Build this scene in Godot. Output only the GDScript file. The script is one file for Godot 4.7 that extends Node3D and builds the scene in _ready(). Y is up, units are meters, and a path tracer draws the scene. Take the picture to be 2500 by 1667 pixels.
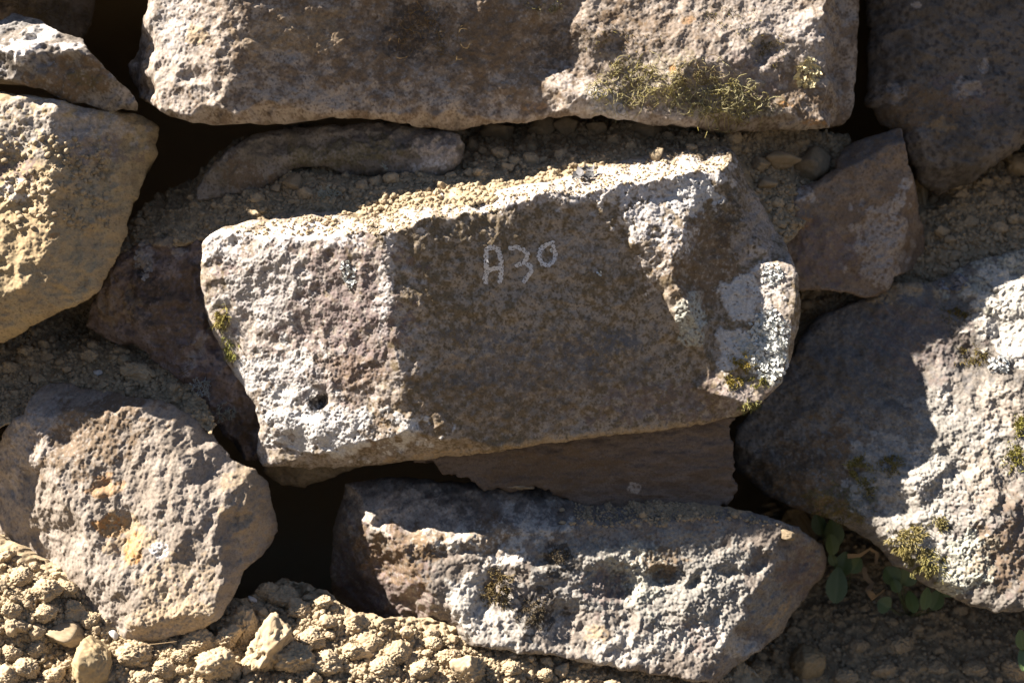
extends Node3D
# A close view of a dry-stone wall in raking sun.
# Wall frame: u to the right, v up, w out of the wall; the wall leans back by PITCH.
# Outlines are traced in photograph pixels and scaled to the depth w0 at which each stone stands.

const PITCH := 0.21
const DIST := 2.4
const SC := 0.0005
const HEIGHT := 0.57
var BR := Vector3(1, 0, 0)
var BU := Vector3(0, cos(PITCH), -sin(PITCH))
var BW := Vector3(0, sin(PITCH), cos(PITCH))
var ORG := Vector3(0, HEIGHT, 0)

var nf := FastNoiseLite.new()    # fractal
var nr := FastNoiseLite.new()    # ridged fractal
var ns := FastNoiseLite.new()    # plain simplex
var nc := FastNoiseLite.new()    # cellular, distance
var rng := RandomNumberGenerator.new()
var M := {}
var taken := {}

func to_world(u: float, v: float, w: float) -> Vector3:
	return ORG + BR * u + BU * v + BW * w

func _ready():
	setup_view()
	setup_noise()
	setup_materials()
	build_ground()
	build_stones()
	build_soil()
	print("reliefs ", tris, " ", Time.get_ticks_msec())
	build_marks()
	build_growth()
	build_clods()
	build_plants()

# ------------------------------------------------------------------ view and light
func setup_view():
	var cam := Camera3D.new()
	cam.name = "camera"
	cam.fov = rad_to_deg(2.0 * atan(833.5 * SC / DIST))
	cam.near = 0.05
	cam.far = 400.0
	cam.transform = Transform3D(Basis(BR, BU, BW), to_world(0, 0, DIST))
	add_child(cam)
	cam.current = true
	var at := CameraAttributesPhysical.new()
	at.frustum_focus_distance = 2.34
	at.frustum_focal_length = 12.0 * DIST / (833.5 * SC)
	at.exposure_aperture = 4.0
	at.frustum_near = 0.05
	at.frustum_far = 400.0
	cam.attributes = at
	var sky_m := ProceduralSkyMaterial.new()
	sky_m.sky_top_color = Color(0.40, 0.48, 0.62)
	sky_m.sky_horizon_color = Color(0.62, 0.70, 0.80)
	sky_m.ground_bottom_color = Color(0.25, 0.22, 0.17)
	sky_m.ground_horizon_color = Color(0.45, 0.43, 0.40)
	sky_m.sky_curve = 0.12
	sky_m.sun_angle_max = 0.0
	var sky := Sky.new()
	sky.sky_material = sky_m
	var env := Environment.new()
	env.background_mode = Environment.BG_SKY
	env.sky = sky
	env.background_energy_multiplier = 0.27
	env.tonemap_mode = Environment.TONE_MAPPER_LINEAR
	env.tonemap_exposure = 4.1
	env.sdfgi_enabled = true
	env.ssao_enabled = true
	env.ssil_enabled = true
	var we := WorldEnvironment.new()
	we.name = "environment"
	we.environment = env
	add_child(we)
	var sun := DirectionalLight3D.new()
	sun.name = "sun"
	sun.light_energy = 1.6
	sun.light_color = Color(1.0, 0.955, 0.90)
	sun.light_angular_distance = 0.5
	sun.shadow_enabled = true
	add_child(sun)
	var s := (BR * -0.67 + BU * 0.70 + BW * 0.22).normalized()
	sun.look_at_from_position(s * 6.0, Vector3.ZERO, Vector3.UP)

func setup_noise():
	nf.noise_type = FastNoiseLite.TYPE_SIMPLEX
	nf.frequency = 1.0
	nf.seed = 11
	nf.fractal_type = FastNoiseLite.FRACTAL_FBM
	nf.fractal_octaves = 4
	nf.fractal_gain = 0.52
	nr.noise_type = FastNoiseLite.TYPE_SIMPLEX
	nr.frequency = 1.0
	nr.seed = 5
	nr.fractal_type = FastNoiseLite.FRACTAL_RIDGED
	nr.fractal_octaves = 3
	ns.noise_type = FastNoiseLite.TYPE_SIMPLEX
	ns.frequency = 1.0
	ns.seed = 3
	ns.fractal_type = FastNoiseLite.FRACTAL_NONE
	nc.noise_type = FastNoiseLite.TYPE_CELLULAR
	nc.frequency = 1.0
	nc.seed = 8
	nc.fractal_type = FastNoiseLite.FRACTAL_NONE
	nc.cellular_return_type = FastNoiseLite.RETURN_DISTANCE
	nc.cellular_distance_function = FastNoiseLite.DISTANCE_EUCLIDEAN
	rng.seed = 4242

func grain_texture(sd: int, lo: float, hi: float) -> NoiseTexture2D:
	var n := FastNoiseLite.new()
	n.seed = sd
	n.frequency = 0.09
	n.fractal_octaves = 4
	var g := Gradient.new()
	g.set_color(0, Color(lo, lo, lo))
	g.set_color(1, Color(hi, hi, hi))
	var t := NoiseTexture2D.new()
	t.noise = n
	t.width = 512
	t.height = 512
	t.seamless = true
	t.color_ramp = g
	return t

func setup_materials():
	var t := grain_texture(2, 0.80, 1.0)
	for nm in ["stone", "soil", "clod"]:
		var m := StandardMaterial3D.new()
		m.vertex_color_use_as_albedo = true
		m.roughness = 0.93
		m.metallic_specular = 0.25
		m.albedo_texture = t
		m.uv1_triplanar = true
		m.uv1_scale = Vector3.ONE * (9.0 if nm != "clod" else 14.0)
		M[nm] = m
	var g := StandardMaterial3D.new()
	g.vertex_color_use_as_albedo = true
	g.roughness = 0.9
	g.metallic_specular = 0.2
	g.backlight = Color(0.25, 0.25, 0.2)
	M.moss = g
	var l := StandardMaterial3D.new()
	l.vertex_color_use_as_albedo = true
	l.roughness = 0.85
	l.metallic_specular = 0.3
	M.lichen = l
	var p := StandardMaterial3D.new()
	p.vertex_color_use_as_albedo = true
	p.roughness = 0.9
	M.paint = p
	var lf := StandardMaterial3D.new()
	lf.vertex_color_use_as_albedo = true
	lf.roughness = 0.5
	lf.backlight = Color(0.35, 0.45, 0.2)
	M.leaf = lf

# ------------------------------------------------------------------ naming
func numbered(called: String) -> String:
	if not taken.has(called):
		taken[called] = 0
		return called
	taken[called] += 1
	return "%s_%03d" % [called, taken[called]]

func tag(o: Node, label: String, category: String, group := "", kind := ""):
	if label != "": o.set_meta("label", label)
	if category != "": o.set_meta("category", category)
	if group != "": o.set_meta("group", group)
	if kind != "": o.set_meta("kind", kind)

# ------------------------------------------------------------------ mesh helpers
class MB:
	var v := PackedVector3Array()
	var n := PackedVector3Array()
	var c := PackedColorArray()
	var i := PackedInt32Array()
	func tri(a: Vector3, b: Vector3, d: Vector3, ca: Color, cb: Color, cd: Color):
		var nn := (d - a).cross(b - a).normalized()
		var k := v.size()
		v.append(a); v.append(b); v.append(d)
		n.append(nn); n.append(nn); n.append(nn)
		c.append(ca); c.append(cb); c.append(cd)
		i.append(k); i.append(k + 1); i.append(k + 2)
	func ribbon(pts: Array, ra: float, rb: float, side: Vector3, ca: Color, cb: Color):
		# a tapering flat strip along pts
		var m := pts.size()
		var k := v.size()
		for j in m:
			var t: float = float(j) / float(m - 1)
			var r: float = lerpf(ra, rb, t)
			var cc: Color = ca.lerp(cb, t)
			var d: Vector3 = (pts[min(j + 1, m - 1)] - pts[max(j - 1, 0)]).normalized()
			var s: Vector3 = (side - d * side.dot(d)).normalized()
			var nn: Vector3 = d.cross(s).normalized()
			v.append(pts[j] + s * r); v.append(pts[j] - s * r)
			n.append(nn); n.append(nn)
			c.append(cc); c.append(cc)
			if j > 0:
				var q: int = k + j * 2
				i.append(q - 2); i.append(q); i.append(q - 1)
				i.append(q - 1); i.append(q); i.append(q + 1)
	func tube(pts: Array, ra: float, rb: float, ca: Color, cb: Color, sides := 4):
		var m := pts.size()
		var k := v.size()
		for j in m:
			var t: float = float(j) / float(m - 1)
			var r: float = lerpf(ra, rb, t)
			var d: Vector3 = (pts[min(j + 1, m - 1)] - pts[max(j - 1, 0)]).normalized()
			var s: Vector3 = d.cross(Vector3(0.31, 0.9, 0.28)).normalized()
			var e: Vector3 = d.cross(s)
			for q in sides:
				var a: float = TAU * q / sides
				var o: Vector3 = s * cos(a) + e * sin(a)
				v.append(pts[j] + o * r); n.append(o); c.append(ca.lerp(cb, t))
		for j in m - 1:
			for q in sides:
				var a0: int = k + j * sides + q
				var a1: int = k + j * sides + (q + 1) % sides
				i.append(a0); i.append(a0 + sides); i.append(a1)
				i.append(a1); i.append(a0 + sides); i.append(a1 + sides)
	func mesh() -> ArrayMesh:
		var arr := []
		arr.resize(Mesh.ARRAY_MAX)
		arr[Mesh.ARRAY_VERTEX] = v
		arr[Mesh.ARRAY_NORMAL] = n
		arr[Mesh.ARRAY_COLOR] = c
		arr[Mesh.ARRAY_INDEX] = i
		var m := ArrayMesh.new()
		m.add_surface_from_arrays(Mesh.PRIMITIVE_TRIANGLES, arr)
		return m

func put(called: String, mesh: Mesh, mat: Material, parent: Node) -> MeshInstance3D:
	var o := MeshInstance3D.new()
	o.mesh = mesh
	o.material_override = mat
	o.name = numbered(called) if parent == self else called
	parent.add_child(o, true)
	return o

func smin(a: float, b: float, k: float) -> float:
	var h: float = maxf(k - absf(a - b), 0.0) / k
	return minf(a, b) - h * h * k * 0.25

# kinds of crust, stain and painted shade: [colour a, colour b, raise, grain, break-up frequency, break-up threshold]
var CR := {
	"white": [Color(0.66, 0.65, 0.62), Color(0.50, 0.49, 0.46), 0.0010, 0.0010, 160.0, -0.35],
	"chalk": [Color(0.72, 0.70, 0.68), Color(0.55, 0.52, 0.48), 0.0004, 0.0007, 120.0, -0.15],
	"pale": [Color(0.50, 0.46, 0.42), Color(0.38, 0.33, 0.28), 0.0003, 0.0007, 110.0, -0.2],
	"mint": [Color(0.54, 0.55, 0.49), Color(0.36, 0.365, 0.31), 0.0011, 0.0013, 150.0, -0.15],
	"grey": [Color(0.33, 0.325, 0.31), Color(0.22, 0.215, 0.20), 0.0011, 0.0016, 130.0, -0.4],
	"brown": [Color(0.13, 0.085, 0.045), Color(0.20, 0.14, 0.085), 0.0003, 0.0005, 130.0, -0.2],
	"plum": [Color(0.15, 0.115, 0.115), Color(0.22, 0.17, 0.16), 0.0002, 0.0007, 110.0, -0.1],
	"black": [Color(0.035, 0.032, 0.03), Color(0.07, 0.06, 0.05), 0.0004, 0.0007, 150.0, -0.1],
	"rust": [Color(0.42, 0.21, 0.075), Color(0.36, 0.24, 0.12), -0.0014, 0.0007, 120.0, -0.3],
	"ochre": [Color(0.48, 0.36, 0.21), Color(0.41, 0.31, 0.19), 0.0003, 0.0006, 100.0, -0.2],
	"soil": [Color(0.48, 0.38, 0.25), Color(0.40, 0.315, 0.205), 0.0008, 0.0016, 120.0, -0.3],
	"olive": [Color(0.16, 0.14, 0.05), Color(0.10, 0.085, 0.035), 0.0007, 0.0008, 150.0, -0.1],
	"slate": [Color(0.125, 0.125, 0.13), Color(0.175, 0.172, 0.175), 0.0001, 0.0004, 100.0, 0.05],
}

# A stone or a bank of soil: a closed body whose face is the soft minimum of a few planes, rounded at its outline and roughened.
func relief(key: String, sp: Dictionary):
	var r := shape(sp)
	var o := put(sp.name, r.mesh, M[sp.get("mat", "stone")], self)
	o.transform = Transform3D(Basis(BR, BU, BW), to_world(r.bx, r.by, r.w0))
	tag(o, sp.get("label", ""), sp.get("cat", ""), sp.get("group", ""), sp.get("kind", ""))
	r.node = o
	tris += r.n
	R[key] = r

func base_depth(pl: Array, pl2: Array, kk: float, x: float, y: float) -> float:
	var w: float = 1e3
	for p in pl:
		var q: float = p[2] + p[3] * (x - p[0]) + p[4] * (y - p[1])
		w = q if w > 100.0 else smin(w, q, kk)
	for g in pl2:
		var w2: float = 1e3
		for p in g:
			var q: float = p[2] + p[3] * (x - p[0]) + p[4] * (y - p[1])
			w2 = q if w2 > 100.0 else smin(w2, q, kk)
		w = -smin(-w, -w2, kk)
	return w

# where a traced pixel lies on a stone's own surface
func fit(pl: Array, pl2: Array, kk: float, w0: float, less: float, px: float, py: float) -> Vector2:
	var w: float = w0
	var f := Vector2.ZERO
	for k in 4:
		var ks: float = SC * (DIST - w) / DIST
		f = Vector2((px - 1250.0) * ks, (833.5 - py) * ks)
		w = clampf(base_depth(pl, pl2, kk, f.x, f.y) - less, w0 - 0.12, w0 + 0.12)
	return f

func near_patch(b: Array, cx: float, cy: float, reach: float, far: float) -> bool:
	var ux: float = cx - b[0]
	var uy: float = cy - b[1]
	var qx: float = maxf(0.0, absf(ux * b[4] + uy * b[5]) - reach) * b[2]
	var qy: float = maxf(0.0, absf(uy * b[4] - ux * b[5]) - reach) * b[3]
	return qx * qx + qy * qy < far * far

func shape(sp: Dictionary) -> Dictionary:
	var w0: float = sp.w0
	var ks: float = SC * (DIST - w0) / DIST
	var h: float = sp.get("h", 2.6) * SC
	var sd: float = sp.get("seed", 1.0) * 7.31
	# planes in metres, each placed at its own depth
	var kk: float = sp.get("k", 0.012)
	var er: float = sp.get("er", 0.02)
	var pl: Array = []
	for p in sp.pl:
		var kp: float = SC * (DIST - p[2]) / DIST
		pl.append([(p[0] - 1250.0) * kp, (833.5 - p[1]) * kp, p[2], p[3], p[4]])
	var pl2: Array = []
	for grp in [sp.get("pl2", []), sp.get("pl3", [])]:
		if grp.size() == 0: continue
		var g: Array = []
		for p in grp:
			var kp: float = SC * (DIST - p[2]) / DIST
			g.append([(p[0] - 1250.0) * kp, (833.5 - p[1]) * kp, p[2], p[3], p[4]])
		pl2.append(g)
	# outline, finely divided and roughened
	var raw: Array = sp.out
	var m := raw.size() / 2
	var pts := PackedVector2Array()
	var rough: float = sp.get("edge", 0.004)
	for j in m:
		var a := fit(pl, pl2, kk, w0, er * 0.6, raw[2 * j], raw[2 * j + 1])
		var q := (j + 1) % m
		var b := fit(pl, pl2, kk, w0, er * 0.6, raw[2 * q], raw[2 * q + 1])
		var steps := int(ceil(a.distance_to(b) / (h * 0.7)))
		for t in steps:
			pts.append(a.lerp(b, float(t) / steps))
	for j in pts.size():
		var p := pts[j]
		pts[j] = p + Vector2(nf.get_noise_3d(p.x * 28.0, p.y * 28.0, sd), nf.get_noise_3d(p.x * 28.0, p.y * 28.0, sd + 40.0)) * rough
	var lo := pts[0]
	var hi := pts[0]
	for p in pts:
		lo = lo.min(p); hi = hi.max(p)
	lo -= Vector2(h, h) * 2.0
	var nx := int(ceil((hi.x - lo.x) / h)) + 3
	var ny := int(ceil((hi.y - lo.y) / h)) + 3
	# inside test, by rows
	var inside := PackedByteArray()
	inside.resize(nx * ny)
	var cross: Array = []
	cross.resize(ny)
	for j in ny: cross[j] = []
	var np := pts.size()
	for j in np:
		var a := pts[j]
		var b := pts[(j + 1) % np]
		if a.y == b.y: continue
		if a.y > b.y:
			var tt := a
			a = b; b = tt
		var j0 := int(ceil((a.y - lo.y) / h))
		var j1 := int(ceil((b.y - lo.y) / h)) - 1
		for r in range(j0, j1 + 1):
			var y: float = lo.y + r * h
			cross[r].append(a.x + (b.x - a.x) * (y - a.y) / (b.y - a.y))
	for j in ny:
		var cx: Array = cross[j]
		cx.sort()
		for q in range(0, cx.size() - 1, 2):
			var i0 := int(ceil((cx[q] - lo.x) / h))
			var i1 := int(floor((cx[q + 1] - lo.x) / h))
			for i in range(i0, i1 + 1):
				inside[j * nx + i] = 1
	# nearest outline point, swept over the grid
	var near := PackedInt32Array()
	near.resize(nx * ny)
	near.fill(-1)
	for j in np:
		var gi := int(round((pts[j].x - lo.x) / h))
		var gj := int(round((pts[j].y - lo.y) / h))
		near[gj * nx + gi] = j
	for pass_ in 2:
		var off := [[-1, 0], [0, -1], [-1, -1], [1, -1]] if pass_ == 0 else [[1, 0], [0, 1], [1, 1], [-1, 1]]
		for jj in range(1, ny - 1):
			var j: int = jj if pass_ == 0 else ny - 1 - jj
			for ii in range(1, nx - 1):
				var i: int = ii if pass_ == 0 else nx - 1 - ii
				var at := j * nx + i
				var x: float = lo.x + i * h
				var y: float = lo.y + j * h
				var best := near[at]
				var bd := 1e9
				if best >= 0:
					var p := pts[best]
					bd = (p.x - x) * (p.x - x) + (p.y - y) * (p.y - y)
				for o in off:
					var cnd := near[(j + o[1]) * nx + i + o[0]]
					if cnd >= 0 and cnd != best:
						var p2 := pts[cnd]
						var dd := (p2.x - x) * (p2.x - x) + (p2.y - y) * (p2.y - y)
						if dd < bd:
							bd = dd
							best = cnd
				near[at] = best
	# which grid corners are used
	var used := PackedByteArray()
	used.resize(nx * ny)
	var cell := PackedByteArray()
	cell.resize(nx * ny)
	for j in range(1, ny - 2):
		for i in range(1, nx - 2):
			var a := j * nx + i
			if inside[a] + inside[a + 1] + inside[a + nx] + inside[a + nx + 1] > 1:
				cell[a] = 1
				used[a] = 1; used[a + 1] = 1; used[a + nx] = 1; used[a + nx + 1] = 1
	# bumps and patches in metres
	var bumps: Array = []
	for b in sp.get("bumps", []):
		var f := fit(pl, pl2, kk, w0, 0.0, b[0], b[1])
		bumps.append([f.x, f.y, 1.0 / (b[2] * ks), 1.0 / (b[3] * ks), cos(deg_to_rad(b[4])), sin(deg_to_rad(b[4])), b[5]])
	var patches: Array = []
	for b in sp.get("patches", []):
		var f := fit(pl, pl2, kk, w0, 0.0, b[1], b[2])
		patches.append([f.x, f.y, 1.0 / (b[3] * ks), 1.0 / (b[4] * ks), cos(deg_to_rad(b[5])), sin(deg_to_rad(b[5])), b[6], CR[b[0]], b[7] if b.size() > 7 else 0.9])
	var am: Array = sp.get("amp", [0.008, 0.004, 0.0012, 0.0008])
	var fr: Array = sp.get("freq", [9.0, 32.0, 110.0, 330.0])
	var wa: float = sp.get("warp", 0.012)
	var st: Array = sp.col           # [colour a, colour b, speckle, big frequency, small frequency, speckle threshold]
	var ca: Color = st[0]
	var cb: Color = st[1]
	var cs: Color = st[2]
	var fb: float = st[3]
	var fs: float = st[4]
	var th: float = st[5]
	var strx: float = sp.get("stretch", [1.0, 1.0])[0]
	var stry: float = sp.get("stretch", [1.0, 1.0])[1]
	var fc: float = sp.get("fc", 17.0)
	var chip: float = sp.get("chip", 0.0035) if sp.get("mat", "stone") == "stone" else 0.0
	var fk: float = sp.get("fk", 36.0)
	var crag: float = sp.get("crag", 0.005)
	var tint: Color = sp.get("tint", Color(0.99, 0.99, 1.02)) if sp.get("mat", "stone") == "stone" else Color.WHITE
	var bx: float = (lo.x + hi.x) * 0.5
	var by: float = lo.y
	var index := PackedInt32Array()
	index.resize(nx * ny)
	index.fill(-1)
	var V := PackedVector3Array()
	var C := PackedColorArray()
	var wgrid := PackedFloat32Array()
	wgrid.resize(nx * ny)
	wgrid.fill(-99.0)
	var TS := 12
	var ntx := nx / TS + 1
	var nty := ny / TS + 1
	var tb: Array = []
	var tp: Array = []
	var tr: float = TS * h * 0.75
	for tj in nty:
		for ti in ntx:
			var cx: float = lo.x + (ti + 0.5) * TS * h
			var cy: float = lo.y + (tj + 0.5) * TS * h
			var l1: Array = []
			for b in bumps:
				if near_patch(b, cx, cy, tr + wa, 1.0): l1.append(b)
			var l2: Array = []
			for b in patches:
				if near_patch(b, cx, cy, tr, 1.0 + 0.8 * b[8]): l2.append(b)
			tb.append(l1)
			tp.append(l2)
	for j in ny:
		for i in nx:
			var at := j * nx + i
			if used[at] == 0: continue
			var tile: int = (j / TS) * ntx + i / TS
			var x: float = lo.x + i * h
			var y: float = lo.y + j * h
			var e := pts[near[at]]
			var d := 0.0
			if inside[at] == 1:
				d = sqrt((e.x - x) * (e.x - x) + (e.y - y) * (e.y - y))
			else:
				x = e.x; y = e.y
			var wx: float = x + nf.get_noise_3d(x * 14.0, y * 14.0, sd + 3.0) * wa
			var wy: float = y + nf.get_noise_3d(x * 14.0, y * 14.0, sd + 13.0) * wa
			var w: float = 1e3
			for p in pl:
				var q: float = p[2] + p[3] * (wx - p[0]) + p[4] * (wy - p[1])
				w = q if w > 100.0 else smin(w, q, kk)
			for g in pl2:
				var w2: float = 1e3
				for p in g:
					var q: float = p[2] + p[3] * (wx - p[0]) + p[4] * (wy - p[1])
					w2 = q if w2 > 100.0 else smin(w2, q, kk)
				w = -smin(-w, -w2, kk)
			for b in tb[tile]:
				var ux: float = wx - b[0]
				var uy: float = wy - b[1]
				var qx: float = (ux * b[4] + uy * b[5]) * b[2]
				var qy: float = (uy * b[4] - ux * b[5]) * b[3]
				var qq: float = qx * qx + qy * qy
				if qq < 1.0:
					w += b[6] * (1.0 - qq) * (1.0 - qq)
			if d < er:
				var t: float = 1.0 - d / er
				w -= er * (1.0 - sqrt(maxf(0.0, 1.0 - t * t)))
			var sx: float = x * strx
			var sy: float = y * stry
			var n1: float = nf.get_noise_3d(sx * fr[0], sy * fr[0], w * fr[0] + sd)
			var n2: float = nf.get_noise_3d(sx * fr[1], sy * fr[1], w * fr[1] + sd + 9.0)
			var n3: float = 0.4 * nr.get_noise_3d(sx * fr[2], sy * fr[2], w * fr[2] + sd) + 0.75 * nf.get_noise_3d(sx * fr[2], sy * fr[2], w * fr[2] + sd + 5.0)
			var n4: float = nc.get_noise_3d(x * fr[3], y * fr[3], w * fr[3] + sd)
			var n5: float = absf(ns.get_noise_3d(sx * fc, sy * fc, w * fc + sd + 60.0)) + 0.5 * absf(ns.get_noise_3d(sx * fc * 2.3, sy * fc * 2.3, w * fc + sd + 80.0))
			var disp: float = n1 * am[0] + n2 * am[1] + n3 * am[2] - n4 * am[3] - n5 * crag + chip * nc.get_noise_3d(wx * strx * fk, wy * stry * fk, w * fk + sd + 70.0)
			# colour
			var big: float = nf.get_noise_3d(sx * fb, sy * fb, w * fb + sd + 21.0)
			var small: float = nf.get_noise_3d(sx * fs, sy * fs, w * fs + sd + 33.0)
			var col: Color = ca.lerp(cb, clampf(0.5 + big * 1.6 + small * 1.0 + n1 * 0.9, 0.0, 1.0))
			var spk: float = clampf((small - n3 * 0.12 - th) * 3.5, 0.0, 1.0)
			col = col.lerp(cs, spk * 0.75)
			for b in tp[tile]:
				var ux: float = x - b[0]
				var uy: float = y - b[1]
				var qx: float = (ux * b[4] + uy * b[5]) * b[2]
				var qy: float = (uy * b[4] - ux * b[5]) * b[3]
				var q2: float = qx * qx + qy * qy
				if q2 > 4.0: continue
				var ty: Array = b[7]
				var mk: float = 1.0 - sqrt(q2) + b[8] * nf.get_noise_3d(x * 38.0, y * 38.0, sd + b[2])
				mk = clampf(mk * 7.0, 0.0, 1.0)
				if mk <= 0.0: continue
				var brk: float = nf.get_noise_3d(x * ty[4], y * ty[4], w * ty[4] + sd + b[3])
				mk *= b[6] * clampf((brk - ty[5] + (mk - 0.5) * 0.3) * 6.0, 0.0, 1.0)
				col = col.lerp((ty[0] as Color).lerp(ty[1], clampf(0.5 + small * 1.3, 0.0, 1.0)), mk)
				disp += mk * (ty[2] - n4 * ty[3])
			var rr: float = 0.90 + 0.2 * fposmod(sin(i * 12.9898 + j * 78.233 + sd) * 43758.5453, 1.0)
			col = Color(col.r * rr * tint.r, col.g * rr * tint.g, col.b * rr * tint.b)
			w += disp
			wgrid[at] = w
			index[at] = V.size()
			V.append(Vector3(x - bx, y - by, w - w0))
			C.append(col)
	var I := PackedInt32Array()
	var ring := {}
	var rings := 3
	var back: float = sp.get("th", 0.12)
	var cen := Vector2((lo.x + hi.x) * 0.5 - bx, (lo.y + hi.y) * 0.5 - by)
	for j in range(1, ny - 2):
		for i in range(1, nx - 2):
			var at := j * nx + i
			if cell[at] == 0: continue
			var a := index[at]
			var b := index[at + 1]
			var c := index[at + nx + 1]
			var d := index[at + nx]
			if (i + j) % 2 == 0:
				I.append(a); I.append(d); I.append(c)
				I.append(a); I.append(c); I.append(b)
			else:
				I.append(a); I.append(d); I.append(b)
				I.append(d); I.append(c); I.append(b)
			var ed := []
			if cell[at - nx] == 0: ed.append([a, b])
			if cell[at + 1] == 0: ed.append([b, c])
			if cell[at + nx] == 0: ed.append([c, d])
			if cell[at - 1] == 0: ed.append([d, a])
			for q in ed:
				for vv in q:
					if not ring.has(vv):
						ring[vv] = V.size()
						var p := V[vv]
						var wb: float = w0 - back - w0
						for r in rings:
							var t: float = float(r + 1) / rings
							var wz: float = lerpf(p.z, minf(wb, p.z - 0.01), t)
							var away := Vector2(p.x - cen.x, p.y - cen.y)
							var s: float = maxf(0.3, 1.0 - 0.36 * (p.z - wz) / away.length())
							var nn: float = nf.get_noise_3d(p.x * 30.0, p.y * 30.0, sd + r * 3.0) * 0.005 * t
							V.append(Vector3(cen.x + away.x * s + nn, cen.y + away.y * s + nn, wz))
							C.append(C[vv])
				var ra: int = ring[q[0]]
				var rb: int = ring[q[1]]
				I.append(q[0]); I.append(q[1]); I.append(ra)
				I.append(q[1]); I.append(rb); I.append(ra)
				for r in rings - 1:
					I.append(ra + r); I.append(rb + r); I.append(ra + r + 1)
					I.append(rb + r); I.append(rb + r + 1); I.append(ra + r + 1)
				ring[-1] = ring.get(-1, -1)
				if ring[-1] < 0:
					ring[-1] = V.size()
					V.append(Vector3(cen.x, cen.y, -back))
					C.append(ca)
				I.append(ra + rings - 1); I.append(rb + rings - 1); I.append(ring[-1])
	var arr := []
	arr.resize(Mesh.ARRAY_MAX)
	arr[Mesh.ARRAY_VERTEX] = V
	arr[Mesh.ARRAY_COLOR] = C
	arr[Mesh.ARRAY_INDEX] = I
	var am0 := ArrayMesh.new()
	am0.add_surface_from_arrays(Mesh.PRIMITIVE_TRIANGLES, arr)
	var sf := SurfaceTool.new()
	sf.create_from(am0, 0)
	sf.generate_normals()
	return {"mesh": sf.commit(), "n": I.size() / 3, "w": wgrid, "lo": lo, "h": h, "nx": nx, "ny": ny, "w0": w0, "bx": bx, "by": by, "ks": ks, "inside": inside}

var tris := 0

# depth of a relief at a point of the wall frame, or -99 outside
func depth(r: Dictionary, u: float, v: float) -> float:
	var fx: float = (u - r.lo.x) / r.h
	var fy: float = (v - r.lo.y) / r.h
	var i := int(floor(fx))
	var j := int(floor(fy))
	if i < 1 or j < 1 or i >= r.nx - 2 or j >= r.ny - 2: return -99.0
	var w: PackedFloat32Array = r.w
	var a := w[j * r.nx + i]
	var b := w[j * r.nx + i + 1]
	var c := w[(j + 1) * r.nx + i]
	var d := w[(j + 1) * r.nx + i + 1]
	if a < -90.0 or b < -90.0 or c < -90.0 or d < -90.0: return -99.0
	fx -= i; fy -= j
	return lerpf(lerpf(a, b, fx), lerpf(c, d, fx), fy)

# wall-frame point on a relief under a photograph pixel
func on(r: Dictionary, px: float, py: float) -> Vector3:
	var u: float = (px - 1250.0) * r.ks
	var v: float = (833.5 - py) * r.ks
	return Vector3(u, v, depth(r, u, v))

func normal_at(r: Dictionary, u: float, v: float) -> Vector3:
	var e := 0.006
	var a := depth(r, u - e, v)
	var b := depth(r, u + e, v)
	var c := depth(r, u, v - e)
	var d := depth(r, u, v + e)
	if a < -90.0 or b < -90.0 or c < -90.0 or d < -90.0: return Vector3(0, 0, 1)
	return Vector3(-(b - a) / (2 * e), -(d - c) / (2 * e), 1.0).normalized()

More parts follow.
